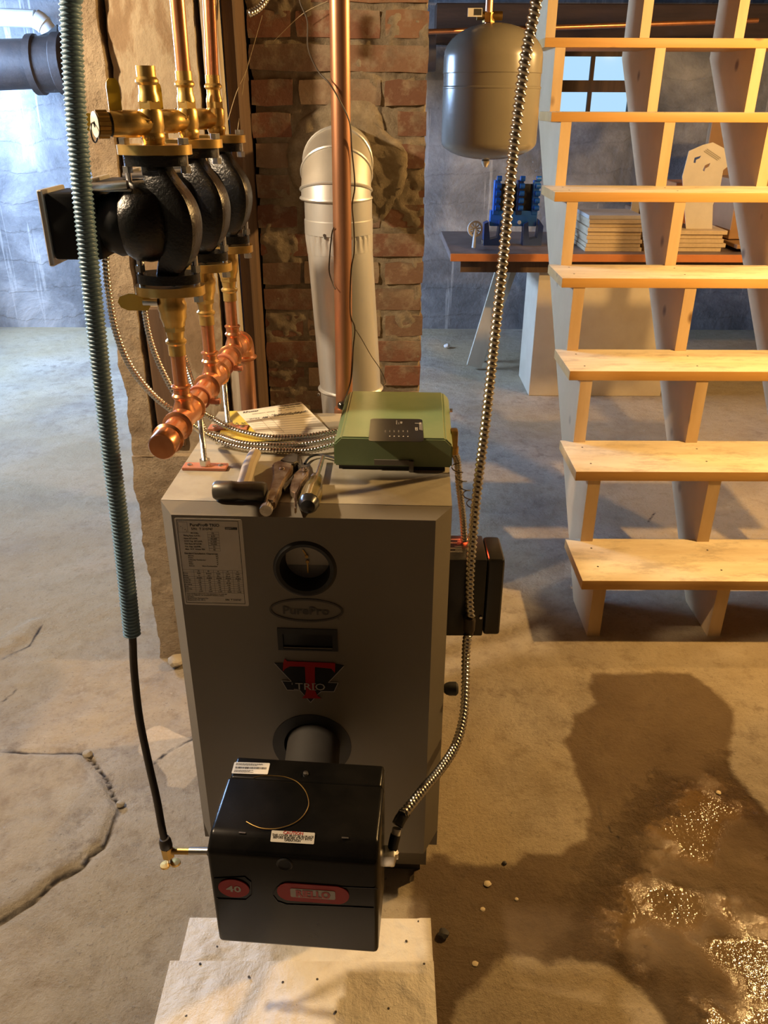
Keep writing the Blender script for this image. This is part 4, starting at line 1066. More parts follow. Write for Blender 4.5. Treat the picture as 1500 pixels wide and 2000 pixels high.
def fline(a0, b0, a1, b1, w_=.004):
    d = V((a1-a0, b1-b0)); n_ = V((-d.y, d.x)).normalized()*w_; q = [fxy(a0-n_.x, b0-n_.y), fxy(a1-n_.x, b1-n_.y), fxy(a1+n_.x, b1+n_.y), fxy(a0+n_.x, b0+n_.y)]
    pm.add(q, [(0, 1, 2, 3)])
for k in range(9): fline(.03, .66-k*.075, .97, .66-k*.075, .003)
fline(.37, .06, .37, .74, .003); fline(.22, .06, .22, .60, .003)
build('ruled_lines', pm, 'ink_grey', wf.children[0], smooth=False)
pm = MB(); ftext(pm, '0755', .06, .615, .05, .15, False, 2); ftext(pm, 'AM', .25, .615, .055, .08, True, 2)
random.seed(5)
for row, (a0, a1) in ((.69, (.42, .97)), (.655, (.44, .90))):
    pts = []; a = a0
    while a < a1: pts.append(fxy(a, row+random.uniform(-.018, .028))); a += random.uniform(.006, .014)
    pm.sweep(pts, .0004, 4)
build('handwriting', pm, 'ink', wf.children[0], smooth=False)

# hammer
hm = thing('hammer', 'short hammer with blackened head lying beside the locking pliers', 'hammer', lay(.105, .06), BA)
hb = MB(); hc = V((.104, .037, .0165))
hd_ = MB().lathe([(.0135, 0), (.0160, .004), (.0165, .030), (.0150, .042), (.0165, .054), (.0165, .082), (.0148, .086)], (.0615, .045, ZT+.0165), (1, -.02, 0), 16).xf(MBF)
build('head', hd_, 'hammer_head', hm)
hn = MB().sweep([bf(.106, .048, ZT+.015), bf(.103, .10, ZT+.015), bf(.099, .15, ZT+.0145), bf(.0985, .205, ZT+.014)], lambda d, th: .0125+.0012*math.cos(2*th)-.010*max(0, .02-d), 12, .01)
build('handle', hn, 'hammer_wood', hm)
# locking pliers
lp = thing('locking_pliers', 'rusty locking pliers with knurled adjusting screw, between hammer and screwdriver', 'pliers', lay(.175, .09), BA)
def bx(pts, z0, z1, bev=.0018):
    bm = bmesh.new(); a = [bm.verts.new((x, y, z0)) for x, y in pts]; b = [bm.verts.new((x, y, z1)) for x, y in pts]
    bm.faces.new(list(reversed(a))); bm.faces.new(b)
    for i in range(len(pts)): j = (i+1) % len(pts); bm.faces.new((a[i], a[j], b[j], b[i]))
    bmesh.ops.recalc_face_normals(bm, faces=bm.faces[:]); bmesh.ops.bevel(bm, geom=bm.edges[:], offset=bev, segments=2, affect='EDGES')
    return MB().frombm(bm).xf(MBF)
def topuv(px, py, z=.012):
    q = MBF.inverted() @ gz(px, py, ZT+z); return (q.x, q.y)
upper = [topuv(*p) for p in ((519,985),(533,940),(532,912),(545,906),(573,913),(571,922),(556,945),(548,962),(537,988))]
build('upper_handle', bx(upper, ZT+.003, ZT+.020, .003), 'steel_tool', lp)
lower = [topuv(*p) for p in ((566,955),(573,930),(590,913),(604,917),(602,930),(590,945),(585,958),(580,968),(579,995),(575,996),(574,965),(568,962))]
build('lower_handle', bx(lower, ZT+.003, ZT+.016, .002), 'steel_tool', lp)
jaw = [topuv(*p) for p in ((547,908),(560,898),(575,893),(583,898),(583,910),(574,914),(560,912))]
build('jaw', bx(jaw, ZT+.002, ZT+.022, .002), 'hammer_head', lp)
jaw2 = [topuv(*p) for p in ((583,894),(590,902),(592,912),(603,914),(602,919),(588,920),(578,908))]
build('lower_jaw', bx(jaw2, ZT+.002, ZT+.018, .002), 'hammer_head', lp)
a0 = gz(530, 965, ZT+.012); a1 = gz(521, 992, ZT+.011)
build('screw_shank', MB().cyl(a0, a1, .0075), 'steel_bright', lp)
dirn = (a1-a0).normalized()
build('adjusting_screw', MB().sweep([a1, a1+dirn*.010], lambda d, th: .0098+.0005*math.cos(th*22), 66, .003, smooth=False), 'steel_bright', lp)
lk = [topuv(*p) for p in ((550,950),(562,940),(580,921),(584,925),(566,946),(555,957))]
build('toggle_link', bx(lk, ZT+.006, ZT+.014, .001), 'hammer_head', lp)
for px_, py_ in ((551, 915), (596, 916)):
    p = gz(px_, py_, ZT+.020); build('rivet', MB().lathe([(.0045, -.003), (.0045, .001), (.003, .002)], p, (0, 0, 1), 12), 'steel_bright', lp)
# screwdriver
sd = thing('screwdriver', 'screwdriver with dark translucent handle lying right of the pliers', 'screwdriver', lay(.222, .09), BA)
s0 = gz(601, 990, ZT+.0165); s1 = gz(627, 905, ZT+.012); sdv = (s1-s0).normalized()
build('handle', MB().lathe([(.004, -.004), (.0115, .0), (.0155, .008), (.0165, .018)], s0, sdv, 18), 'black_plastic', sd)
build('grip', MB().sweep([s0+sdv*.016, s0+sdv*.060, s0+sdv*.085, s0+sdv*.10], lambda d, th: (.0165+.0008*math.cos(6*th) if d < .045 else .0165-.10*(d-.045)), 24, .006, smooth=False), 'handle_amber', sd)
build('ferrule', MB().cyl(s0+sdv*.098, s0+sdv*.118, .0115, .0100), 'steel_bright', sd)
build('shank', MB().cyl(s0+sdv*.115, s1+sdv*.03, .0040), 'steel_bright', sd)

# ------------------------------------------------------------------ copper manifold (boiler frame)
HU, HZ = .0178, 1.008
TV = [.0735, .2685, .4635]            # tee positions along the header (depth)
def hp(v, u=HU, z=HZ): return bf(u, v, z)
AX = (MBF.to_3x3() @ V((0, 1, 0)))
man = thing('copper_manifold', 'bright copper header pipe with three press tees over the boiler', 'pipework', hp(.25, z=.875), BA)
def hv(z, v): return bf(HU, v, z)
build('header_pipe', MB().cyl(hp(-.02), hp(.535), .0175, None, 28), 'copper', man)
def bead(r): return [(r, 0), (r+.0012, .001), (r+.0050, .0045), (r+.0050, .0065), (r+.0012, .010), (r+.0015, .011)]
def press_tee(v):
    mb = MB(); r = .0192
    mb.lathe([(r, -.047), (r+.0045, -.044), (r+.0045, -.041), (r+.0008, -.037), (r+.0008, -.028), (r-.0002, -.022), (r-.0002, .022), (r+.0008, .028), (r+.0008, .037), (r+.0045, .041), (r+.0045, .044), (r, .047)], hp(v), AX, 28)
    mb.lathe([(.0185, .010), (.0150, .020), (.0128, .026), (.0128, .030), (.0160, .034), (.0160, .0365), (.0132, .040), (.0132, .047), (.0155, .050), (.0155, .052), (.0125, .054)], hp(v), (0, 0, 1), 24)
    build('tee', mb, 'copper', man)
for v in TV: press_tee(v)
build('end_cap', MB().lathe([(.0195, 0), (.0195, .012), (.0240, .016), (.0240, .019), (.0205, .023), (.0205, .050), (.0185, .053), (.0001, .054)], hp(-.004), -AX, 30), 'copper', man)
ecen = .535; ez = HZ
arcp = [hp(ecen-.006), hp(ecen)] + [bf(HU, ecen+.030*math.sin(a), HZ-.030*(1-math.cos(a))) for a in [PI/2*k/8 for k in range(1, 9)]] + [bf(HU, ecen+.030, HZ-.045)]
eb = MB().sweep(arcp, .0205, 24, .004, smooth=False)
eb.lathe([(.0205, 0), (.0248, .003), (.0248, .006), (.0205, .010)], hp(ecen-.010), AX, 28); eb.lathe([(.0205, 0), (.0248, .003), (.0248, .006), (.0205, .010)], bf(HU, ecen+.030, HZ-.036), (0, 0, -1), 28)
build('elbow', eb, 'copper', man)
build('drop_pipe', MB().cyl(bf(HU, ecen+.030, HZ-.04), bf(HU, ecen+.030, .55), .0175, None, 24), 'copper_old', man)
for v in TV: build('riser', MB().cyl(bf(HU, v, HZ+.045), bf(HU, v, 1.135), .0111, None, 20), 'copper', man)
# supports
def support(v, label):
    b = bf(HU-.002, v, ZT); sp_ = thing('pipe_support', label, 'support', b, BA, 'threaded rod stands under the header')
    build('base_plate', MB().bbox((HU-.0415, v-.0125, ZT), (HU+.0375, v+.0125, ZT+.006), .001, 1).xf(MBF), 'copper_paint', sp_)
    build('rod', MB().sweep([bf(HU-.002, v, ZT+.006), bf(HU-.002, v, HZ-.021)], lambda d, th: .0044+.0006*math.cos(2*PI*d/.0018+th), 12, .0006, smooth=False), 'zinc', sp_)
    build('nut', MB().hexn(bf(HU-.002, v, ZT+.008), bf(HU-.002, v, ZT+.017), .0105).lathe([(.0085, 0), (.0085, .003)], bf(HU-.002, v, ZT+.0055), (0, 0, 1), 16), 'zinc', sp_)
    build('nut', MB().hexn(bf(HU-.002, v, HZ-.034), bf(HU-.002, v, HZ-.024), .0085), 'zinc', sp_)
    cl = MB().lathe([(.0178, -.006), (.0208, -.006), (.0208, .006), (.0178, .006)], hp(v), AX, 28, False)
    cl.bbox((HU+.019, v-.006, HZ-.0035), (HU+.036, v+.006, HZ+.0035), .0015, 2) if False else None
    build('clamp', cl, 'copper_paint', sp_)
    ear = MB().bbox((HU+.0185, v-.006, HZ-.011), (HU+.036, v+.006, HZ-.002), .002, 2).xf(MBF); build('clamp_ear', ear, 'copper_paint', sp_)
    build('clamp_bolt', MB().hexn(bf(HU+.029, v, HZ-.014), bf(HU+.029, v, HZ+.002), .0035), 'zinc', sp_)
    for du in (-.030, .026): build('screw', MB().lathe([(.0045, 0), (.004, .002), (.001, .003)], bf(HU+du, v, ZT+.006), (0, 0, 1), 12), 'zinc', sp_)
support(.171, 'threaded rod on copper-coloured base plate, nearer the hammer'); support(.366, 'threaded rod on copper-coloured base plate, beside the yellow envelope')

# ------------------------------------------------------------------ circulator pumps, one built at the front tee and copied
PX = bf(HU, TV[0], 0); DV = (bf(HU, TV[1], 0)-PX)
def pz(dx, dy, z): return V((PX.x+dx, PX.y+dy, z))
lbl = ['front', 'middle', 'rear']
pump = thing('circulator_pump', 'black cast circulator pump, front one nearest the camera', 'pump', pz(0, 0, 1.222), 0, 'row of circulator pumps')
vol = MB().lathe([(.030, -.052), (.048, -.050), (.0545, -.040), (.0560, -.020), (.0520, .002), (.042, .012), (.026, .018), (.008, .020)], pz(0, 0, 1.306), (1, 0, 0), 36)
build('volute', vol, 'cast_black', pump)
ps = MB().sweep([pz(0, 0, 1.392), pz(.002, -.004, 1.375), pz(.012, -.012, 1.354), pz(.030, -.020, 1.326), pz(.034, -.022, 1.300), pz(.027, -.018, 1.270), pz(.010, -.008, 1.248), pz(0, 0, 1.226)], lambda d, th: (.0165 + .0070*math.sin(PI*min(1, d/.18)))*(abs(math.cos(th+.5))**5+abs(math.sin(th+.5))**5)**-.2, 28, .006)
build('water_passage', ps, 'cast_black', pump)
def ovalfl(z0, z1, a, b, n_=40):
    pts = []
    for k in range(n_):
        th = 2*PI*k/n_; c_, s_ = math.cos(th), math.sin(th); pts.append((a*math.copysign(abs(c_)**1.0, c_), b*math.copysign(abs(s_)**.85, s_)))
    return MB().prism(pts, Matrix.Translation(pz(0, 0, 0)), z0, z1)
build('upper_flange', ovalfl(1.381, 1.3945, .044, .030), 'cast_black', pump)
build('lower_flange', ovalfl(1.2205, 1.234, .046, .031), 'cast_black', pump)
neck = MB().lathe([(.044, -.050), (.046, -.062), (.040, -.075), (.040, -.082)], pz(0, 0, 1.304), (1, 0, 0), 28); build('bracket', neck, 'motor_black', pump)
build('motor', MB().bbox(pz(-.150, -.040, 1.258), pz(-.080, .042, 1.348), .006, 2), 'motor_black', pump)
build('end_plate', MB().bbox(pz(-.158, -.044, 1.250), pz(-.1505, .046, 1.352), .0015, 1), 'galv_elbow', pump)
build('clip', MB().cyl(pz(-.105, -.030, 1.3535), pz(-.035, -.030, 1.3575), .0068, None, 14).bbox(pz(-.10, -.034, 1.349), pz(-.030, .01, 1.353), .001, 1), 'zinc', pump)
for dx in (-.041, .041):
    dn_ = MB()
    build('bolt', MB().hexn(pz(dx, 0, 1.4085), pz(dx, 0, 1.4165), .0082).cyl(pz(dx, 0, 1.345 if dx < 0 else 1.372), pz(dx, 0, 1.4085), .0042, None, 10), 'zinc', pump)
    build('nut', MB().hexn(pz(dx, 0, 1.3715), pz(dx, 0, 1.380), .0078), 'zinc', pump)
    build('bolt', MB().hexn(pz(dx, 0, 1.192), pz(dx, 0, 1.2005), .0078).cyl(pz(dx, 0, 1.2), pz(dx, 0, 1.262), .0042, None, 10), 'zinc', pump)
    build('nut', MB().hexn(pz(dx, 0, 1.2355), pz(dx, 0, 1.245), .0078), 'zinc', pump)
# brass purge valve above the pump
val = thing('purge_valve', 'brass purge valve with yellow lever on the front pump, no pipe above', 'valve', pz(0, 0, 1.395), 0, 'brass purge valves above the pumps')
build('flange', ovalfl(1.3955, 1.4080, .0515, .033), 'brass', val)
build('body', MB().lathe([(.0150, 0), (.0150, .006), (.0165, .009), (.0165, .014), (.0150, .017), (.0165, .024), (.0165, .042), (.0150, .046)], pz(0, 0, 1.406), (0, 0, 1), 28), 'brass', val)
build('hex_nut', MB().hexn(pz(0, 0, 1.451), pz(0, 0, 1.462), .0158), 'brass', val)
build('press_end', MB().lathe([(.0145, 0), (.0140, .006), (.0122, .012), (.0122, .020), (.0155, .0235), (.0155, .0265), (.0128, .030), (.0128, .043), (.0118, .043), (.0116, .030)], pz(0, 0, 1.461), (0, 0, 1), 28, False), 'brass', val)
br = MB().lathe([(.0160, -.004), (.0160, .018), (.0172, .020), (.0172, .038), (.0160, .040), (.0160, .058)], pz(0, 0, 1.434), (-1, -.72, 0), 26); build('drain_branch', br, 'brass', val)
e0 = pz(0, 0, 1.434); bd = V((-1, -.72, 0)).normalized()
build('cap_gasket', MB().cyl(e0+bd*.058, e0+bd*.0625, .0150, None, 20), 'black_matte', val)
build('hose_cap', MB().sweep([e0+bd*.062, e0+bd*.077], lambda d, th: .0168+.0008*math.copysign(1, math.cos(th*9)), 72, .004, smooth=False), 'brass_dark', val)
tg_ = MB().lathe([(.0040, 0), (.0160, .0003), (.0160, .0012), (.0040, .0014)], e0+bd*.0775, bd, 24, False); build('tag', tg_, 'white_sticker', val); build('cap_hole', MB().lathe([(.0042, 0), (.0042, .0006)], e0+bd*.0775, bd, 14), 'black_matte', val)
build('ring', MB().sweep([e0+bd*.081+V((0, .012*math.cos(a), -.010+.012*math.sin(a))) for a in [2*PI*k/16 for k in range(17)]], .0011, 6, smooth=False), 'cable_black', val)
lvM = Matrix.Translation(e0+bd*.048+V((0, 0, .0165))) @ Matrix.Rotation(math.radians(30), 4, 'Z')
lv = MB().prism([(-.0085, 0), (.0085, 0), (.0085, .028), (.0075, .034), (.004, .038), (-.004, .038), (-.0075, .034), (-.0085, .028)], lvM @ frame((0, 0, 0), (1, 0, 0), (0, 0, 1)), -.0013, .0013)
build('lever', lv, 'yellow', val)
l2 = MB().prism([(-.030, -.011), (0, -.011), (0, .011), (-.030, .011), (-.038, .007), (-.041, 0), (-.038, -.007)], Matrix.Translation(e0+bd*.070+V((-.004, .028, .002))) @ frame((0, 0, 0), (1, 0, 0), (0, 0, 1)), -.0013, .0013)
build('main_lever', l2, 'yellow', val)
tx = MB(); VF = frame(pz(0, -.0168, 1.436), (1, 0, 0), (0, 0, 1)); text(tx, '3/4', 0.001, .0, .0060, VF, True, 'C'); text(tx, 'CI 125', 0, -.0225, .0050, VF, True, 'C', .8)
build('cast_lettering', tx, 'brass_dark', val, smooth=False)
# brass isolation flange below the pump
iso = thing('isolation_flange', 'brass isolation flange with yellow lever under the front pump', 'valve', pz(0, 0, 1.10), 0, 'brass isolation flanges below the pumps')
build('flange', ovalfl(1.2035, 1.2165, .0515, .034), 'brass', iso)
build('body', MB().lathe([(.0185, 0), (.0195, .006), (.0195, .012), (.0215, .016), (.0215, .024), (.0200, .028), (.0200, .036), (.0170, .044), (.0160, .050)], pz(0, 0, 1.2045), (0, 0, -1), 28), 'brass', iso)
build('hex_nut', MB().hexn(pz(0, 0, 1.156), pz(0, 0, 1.148), .0170), 'brass', iso)
build('press_end', MB().lathe([(.0145, 0), (.0135, .008), (.0125, .014), (.0160, .0175), (.0160, .0205), (.0132, .024), (.0132, .040)], pz(0, 0, 1.150), (0, 0, -1), 26), 'brass', iso)
yl = MB().prism([(-.078, 0), (-.074, -.008), (-.064, -.0125), (-.034, -.0125), (-.030, -.006), (-.030, .0105), (-.060, .0125), (-.074, .008)], Matrix.Translation(pz(0, -.010, 1.193)) @ frame((0, 0, 0), (1, 0, 0), (0, 0, 1)), -.0013, .0013)
build('lever', yl, 'yellow', iso)
build('lever_stem', MB().cyl(pz(-.018, -.010, 1.193), pz(-.040, -.010, 1.193), .0055, None, 12), 'zinc', iso)
for k in (1, 2):
    off = DV*k
    copy_tree(pump, pump.location+off, 'black cast circulator pump, %s of the three' % ('middle' if k == 1 else 'rearmost'))
    v2 = copy_tree(val, val.location+off, 'brass purge valve under the %s copper pipe' % ('left' if k == 1 else 'right'))
    copy_tree(iso, iso.location+off, 'brass isolation flange under the %s pump' % ('middle' if k == 1 else 'rearmost'))
for k, lab_ in ((1, 'shiny copper pipe rising from the middle purge valve'), (2, 'shiny copper pipe rising from the rear purge valve')):
    q = PX+DV*k; up = gy((0, 352, 414)[k], 60, q.y)
    single('copper_riser', MB().cyl((q.x, q.y, 1.492), (q.x+(up.x-q.x)*3.2, q.y, ZC-.17), .0111, None, 20), 'copper', lab_, 'pipe', 'copper pipes above the pumps')

# ------------------------------------------------------------------ large copper pipe in front of the chimney
cp = thing('copper_supply_pipe', 'tall tarnished copper pipe standing in front of the flue', 'pipe', (-.0815, 1.655, .72))
build('pipe', MB().cyl((-.0865, 1.655, .72), (-.078, 1.655, ZC-.17), .0178, None, 28), 'copper_old', cp)
build('fitting', MB().lathe([(.0205, 0), (.0215, .004), (.0205, .030), (.0195, .034)], (-.0865, 1.655, .846), (0, 0, 1), 24), 'copper_old', cp)
p = gy(667, 790, 1.632); build('strap', MB().lathe([(.007, 0), (.009, .003), (.009, .010), (.006, .014)], p, (.2, -1, 0), 14), 'black_plastic', cp)
wl_ = [gy(585, 0, 1.66), gy(600, 40, 1.655), gy(602, 95, 1.65), gy(622, 140, 1.645), gy(645, 165, 1.634), gy(668, 205, 1.633), gy(683, 240, 1.634), gy(687, 290, 1.645), gy(693, 360, 1.655), gy(688, 400, 1.66), gy(691, 440, 1.66), gy(692, 490, 1.66), gy(686, 530, 1.648), gy(684, 610, 1.645), gy(693, 640, 1.655), gy(690, 680, 1.652), gy(686, 740, 1.645), gy(672, 785, 1.632)]
single('sensor_wire', MB().sweep([wl_[0]+V((-.004, .01, .05))]+wl_, .0014, 6, .006), 'wire_brown', 'thin dark wire winding down the tall copper pipe', 'wire')
w2_ = [gy(648, 458, 1.65), gy(644, 500, 1.65), gy(643, 530, 1.65), gy(649, 552, 1.645)]
single('sensor_wire', MB().sweep([gy(652, 445, 1.64)]+w2_+[gy(655, 565, 1.635)], .0013, 6, .006), 'wire_brown', 'short loop of dark wire left of the tall copper pipe', 'wire')
w3_ = [gy(692, 640, 1.66), gy(705, 660, 1.70), gy(725, 695, 1.76), gy(742, 720, 1.79), gy(753, 745, 1.79), gy(748, 752, 1.78)]
single('sensor_wire', MB().sweep(w3_, .0009, 6, .006), 'wire_brown', 'thin wire slanting across the flue toward the green box', 'wire')
w4 = [gy(400, 5, 1.9), gy(470, 24, 1.95), gy(500, 14, 1.98), gy(522, -8, 2.0)]
single('armored_cable', MB().sweep([gy(486, 27, 1.97), gy(500, 20, 1.98), gy(513, 8, 1.99), gy(525, -12, 2.0), gy(532, -30, 2.0)], helix(.0065, .0075, .0011), 12, .0016), 'armor', 'stub of grey armoured cable at the top left of the chimney', 'cable', sharp=180)
for i, pts in enumerate(([gy(512, 30, 2.10), gy(492, 100, 2.08), gy(480, 140, 2.06), gy(462, 180, 2.0), gy(445, 235, 1.9)], [gy(490, 103, 2.08), gy(478, 150, 2.06), gy(474, 175, 2.05), gy(464, 255, 2.0)], [gy(640, 2, 2.12), gy(590, 28, 2.12), gy(535, 80, 2.12)])):
    single('cobweb_strand', MB().sweep(pts, .0007, 5, .01), 'web', ('dusty cobweb strand hanging from the top left of the chimney', 'short cobweb strand dangling left of the chimney', 'faint cobweb strand across the top bricks')[i], 'cobweb')

# ------------------------------------------------------------------ stairs
SX, SY, Z1, RISE, RUN, TD, TT = .5838, 2.034, .218, .2435, .2362, .2582, .0316
SXR = 1.50; SLEFT = .6251; SW = .0383; SPC = .370
sts = thing('open_stairs', 'open wooden basement stairs with plank treads and notched stringers', 'stairs', ((SX+SXR)/2, 2.6, 0))
NTR = 8
for k in range(NTR):
    y0 = SY+RUN*k; z = Z1+RISE*k; random.seed(40+k)
    dx = (-.004, 0, .003, 0, -.004, .004, 0, 0)[k]
    mb = MB().bbox((SX+dx, y0, z-TT), (SXR, y0+TD, z), .003, 2)
    def fi(p): return 1 if p.normal.z > .7 else 0
    tr_ = build('tread', mb, 'wood_stair', sts, mats=['worn_wood'], fidx=fi)
    for j in range(2):   # nail heads over each stringer
        for i in range(2): build('nail_head', MB().lathe([(.0032, 0), (.0032, .0008)], (SLEFT+.019+i*SPC+random.uniform(-.006, .006), y0+(.07+.12*j)+random.uniform(-.015, .015), z-.0002), (0, 0, 1), 8), 'nail', tr_)
def soffit(y): return .985*(y-2.268)
for i in range(3):
    prof = [(2.066, 0)]
    for k in range(NTR):
        y0 = SY+RUN*k + (.032 if k == 0 else .003); z = Z1+RISE*k-TT
        prof += [(y0, 0 if k == 0 else Z1+RISE*(k-1)-TT), (y0, z)]
    yl = SY+RUN*(NTR-1)+.24; zt_ = Z1+RISE*(NTR-1)-TT
    prof += [(yl, zt_), (yl, soffit(yl)), (2.268, 0)]
    pp = []
    for q in prof:
        if not pp or (abs(q[0]-pp[-1][0]) > 1e-4 or abs(q[1]-pp[-1][1]) > 1e-4): pp.append(q)
    x0 = SLEFT + i*SPC
    mb = MB().prism(pp, frame((x0, 0, 0), (0, 1, 0), (0, 0, 1)), 0, SW)
    def fi2(p): return 1 if p.normal.y < -.7 else 0
    build('stringer', mb, 'wood_stringer', sts, smooth=False, mats=['wood_stair'], fidx=fi2)

# ------------------------------------------------------------------ expansion tank
tkc = V((.3226, 2.8, 1.30)); TR = .148
tank = thing('expansion_tank', 'grey beige steel expansion tank hanging left of the stairs', 'tank', tkc)
def dome(r, h, z0, up, n_=9): return [(r*math.cos(PI/2*k/n_), z0+up*h*math.sin(PI/2*k/n_)) for k in range(n_+1)]
lo_, hi_ = .055, .285
prof = list(reversed(dome(TR, .052, lo_, -1))) + [(TR, lo_+.145), (TR+.0015, lo_+.147), (TR+.0015, lo_+.150), (TR-.001, lo_+.153), (TR-.001, lo_+.186), (TR+.0012, lo_+.188), (TR, hi_)] + dome(TR, .090, hi_, 1)[1:]
build('shell', MB().lathe(prof, tkc, (0, 0, 1), 56), 'tank_paint', tank)
build('air_valve', MB().lathe([(.010, 0), (.013, .004), (.012, .012), (.008, .018), (.007, .022)], tkc+V((-.008, -.02, .004)), (0, 0, -1), 16), 'zinc', tank)
build('nipple', MB().cyl(tkc+V((-.02, 0, .37)), tkc+V((-.02, 0, .66)), .011, None, 14), 'copper_old', tank)
build('tee_fitting', MB().hexn(tkc+V((-.02, 0, .375)), tkc+V((-.02, 0, .40)), .018).cyl(tkc+V((-.055, 0, .392)), tkc+V((.02, 0, .392)), .012, None, 14), 'brass_dark', tank)
p = gy(932, 20, 2.72); build('tag', MB().box((p.x-.022, 2.77, p.z-.012), (p.x+.020, 2.775, p.z+.010)), 'white_sticker', tank, smooth=False)
pm = MB(); TGM = frame((p.x, 2.7695, p.z), (1, 0, 0), (0, 0, 1)); rect(pm, -.004, -.008, .018, .008, TGM); build('print', pm, 'ink', tank, smooth=False)

# ------------------------------------------------------------------ work table, panel and clutter
TZ = .785
tb = thing('work_table', 'long brown work table with orange front edge behind the stairs', 'table', (1.4, 4.65, 0))
tx0, tx1, ty0_, ty1_ = .330, 2.75, 4.25, 5.06
build('top', MB().bbox((tx0, ty0_+.012, TZ-.036), (tx1, ty1_, TZ), .003, 1), 'table_top', tb)
build('edge_strip', MB().bbox((tx0, ty0_, TZ-.038), (tx1, ty0_+.0115, TZ-.001), .002, 1), 'table_edge', tb)
build('apron', MB().box((tx0+.06, ty0_+.08, TZ-.105), (tx1-.06, ty0_+.11, TZ-.037)), 'old_wood', tb, smooth=False)
build('apron', MB().box((tx0+.06, ty1_-.11, TZ-.105), (tx1-.06, ty1_-.08, TZ-.037)), 'old_wood', tb, smooth=False)
def plank(p0, p1, w_, th, m, name, par, up=(0, -1, 0)):
    p0, p1 = V(p0), V(p1); d = (p1-p0).normalized(); s_ = d.cross(V(up)).normalized(); n_ = s_.cross(d)
    mb = MB(); vs = []
    for q in (p0, p1):
        for a, b in ((-1, -1), (1, -1), (1, 1), (-1, 1)): vs.append(q+s_*(a*w_/2)+n_*(b*th/2))
    mb.add(vs, [(0, 1, 2, 3), (7, 6, 5, 4), (0, 4, 5, 1), (1, 5, 6, 2), (2, 6, 7, 3), (3, 7, 4, 0)])
    return build(name, mb, m, par, smooth=False, recalc=True)
l0 = gz(918, 655, 0); l1 = gy(968, 515, ty1_-.05)
plank((l0.x, ty1_-.02, .004), (l0.x+.20, ty1_-.09, TZ-.04), .055, .03, 'pale_board', 'leg', tb)
b0 = gz(922, 722, 0); plank((b0.x+.01, b0.y, .02), (.74, b0.y+.12, TZ-.06), .09, .03, 'pale_board', 'brace', tb)
plank((2.55, ty1_-.06, .0), (2.55, ty1_-.06, TZ-.04), .06, .04, 'pale_board', 'leg', tb); plank((2.55, ty0_+.06, .0), (2.55, ty0_+.06, TZ-.04), .06, .04, 'pale_board', 'leg', tb)
single('storage_box', MB().bbox((.807, 4.37, 0), (1.545, 4.75, TZ-.04), .005, 2), 'cream_panel', 'large cream painted box standing on the floor under the table', 'box')
# tan boards
random.seed(21)
s1 = gy(1140, 492, 4.36)
nb = 9; bl = .0195; ORD = ['first', 'second', 'third', 'fourth', 'fifth', 'sixth', 'seventh', 'eighth', 'ninth']
for k in range(nb):
    x0 = 1.03+random.uniform(-.006, .006); x1 = 1.315+random.uniform(-.012, .008); yy = 4.34+random.uniform(-.008, .008)
    pos = ORD[nb-1-k]
    single('board', MB().bbox((x0, yy, TZ+k*bl), (x1, yy+.30, TZ+k*bl+bl-.0012), .001, 1), 'card_edge' if k < nb-1 else 'white_card', 'pale flat board, %s from the top of the taller stack' % pos, 'board', 'boards in the taller stack')
for k in range(5):
    x0 = 1.335+random.uniform(-.006, .006); x1 = 1.735+random.uniform(-.012, .012); yy = 4.345+random.uniform(-.008, .008)
    pos = ORD[4-k]
    single('board', MB().bbox((x0, yy, TZ+k*.021), (x1, yy+.28, TZ+k*.021+.0195), .001, 1), 'card_edge', 'pale flat board, %s from the top of the lower stack' % pos, 'board', 'boards in the lower stack')
# blocks and small box behind the boards
single('wood_block', MB().bbox((1.37, 4.72, TZ), (1.52, 4.95, TZ+.165), .004, 1), 'cardboard_dark', 'dark brown carton behind the lower stack of boards', 'carton')
single('wood_block', MB().bbox((1.56, 4.70, TZ), (1.76, 4.93, TZ+.30), .004, 1), 'table_edge', 'tall orange brown carton behind the white packing piece', 'carton')
single('paper_tag', MB().box((1.325, 4.66, TZ+.11), (1.37, 4.664, TZ+.21)), 'white_card', 'small white tag leaning behind the stack of boards', 'tag')
# printed cardboard box
bxm = Matrix.Translation((1.80, 4.46, TZ)) @ Matrix.Rotation(math.radians(7), 4, 'Z')
cbx = thing('cardboard_box', 'brown cardboard box with printed panel on the right of the table', 'box', (1.98, 4.58, TZ))
build('carton', MB().bbox((0, 0, .045), (.42, .30, .335), .003, 1).xf(bxm), 'cardboard', cbx)
pm = MB(); BXF = bxm @ frame((0, -.0006, .045), (1, 0, 0), (0, 0, 1))
rect(pm, .10, .05, .30, .26, BXF); build('printed_panel', pm, 'cardboard_dark', cbx, smooth=False)
pm = MB(); 
for k in range(11): rect(pm, .125+.01*(k % 3), .07+k*.017, .20+.015*(k % 2), .075+k*.017, BXF, .0012); rect(pm, .235, .07+k*.017, .28-.01*(k % 2), .075+k*.017, BXF, .0012)
build('print', pm, 'card_edge', cbx, smooth=False)
pm = MB(); pm.plate([(.17+.03*math.cos(a), .012+.022*math.sin(a)) for a in [PI*k/14 for k in range(15)]], BXF @ Matrix.Translation((0, 0, .001))); build('hand_hole', pm, 'black_matte', cbx, smooth=False)
single('flat_cardboard', MB().bbox((1.86, 4.30, TZ), (2.2, 4.62, TZ+.018), .002, 1), 'cardboard_dark', 'lower flattened cardboard piece under the printed box', 'cardboard')
single('flat_cardboard', MB().bbox((1.79, 4.31, TZ+.0185), (2.22, 4.60, TZ+.040), .003, 1), 'cardboard', 'upper flattened cardboard piece with torn edge under the printed box', 'cardboard')
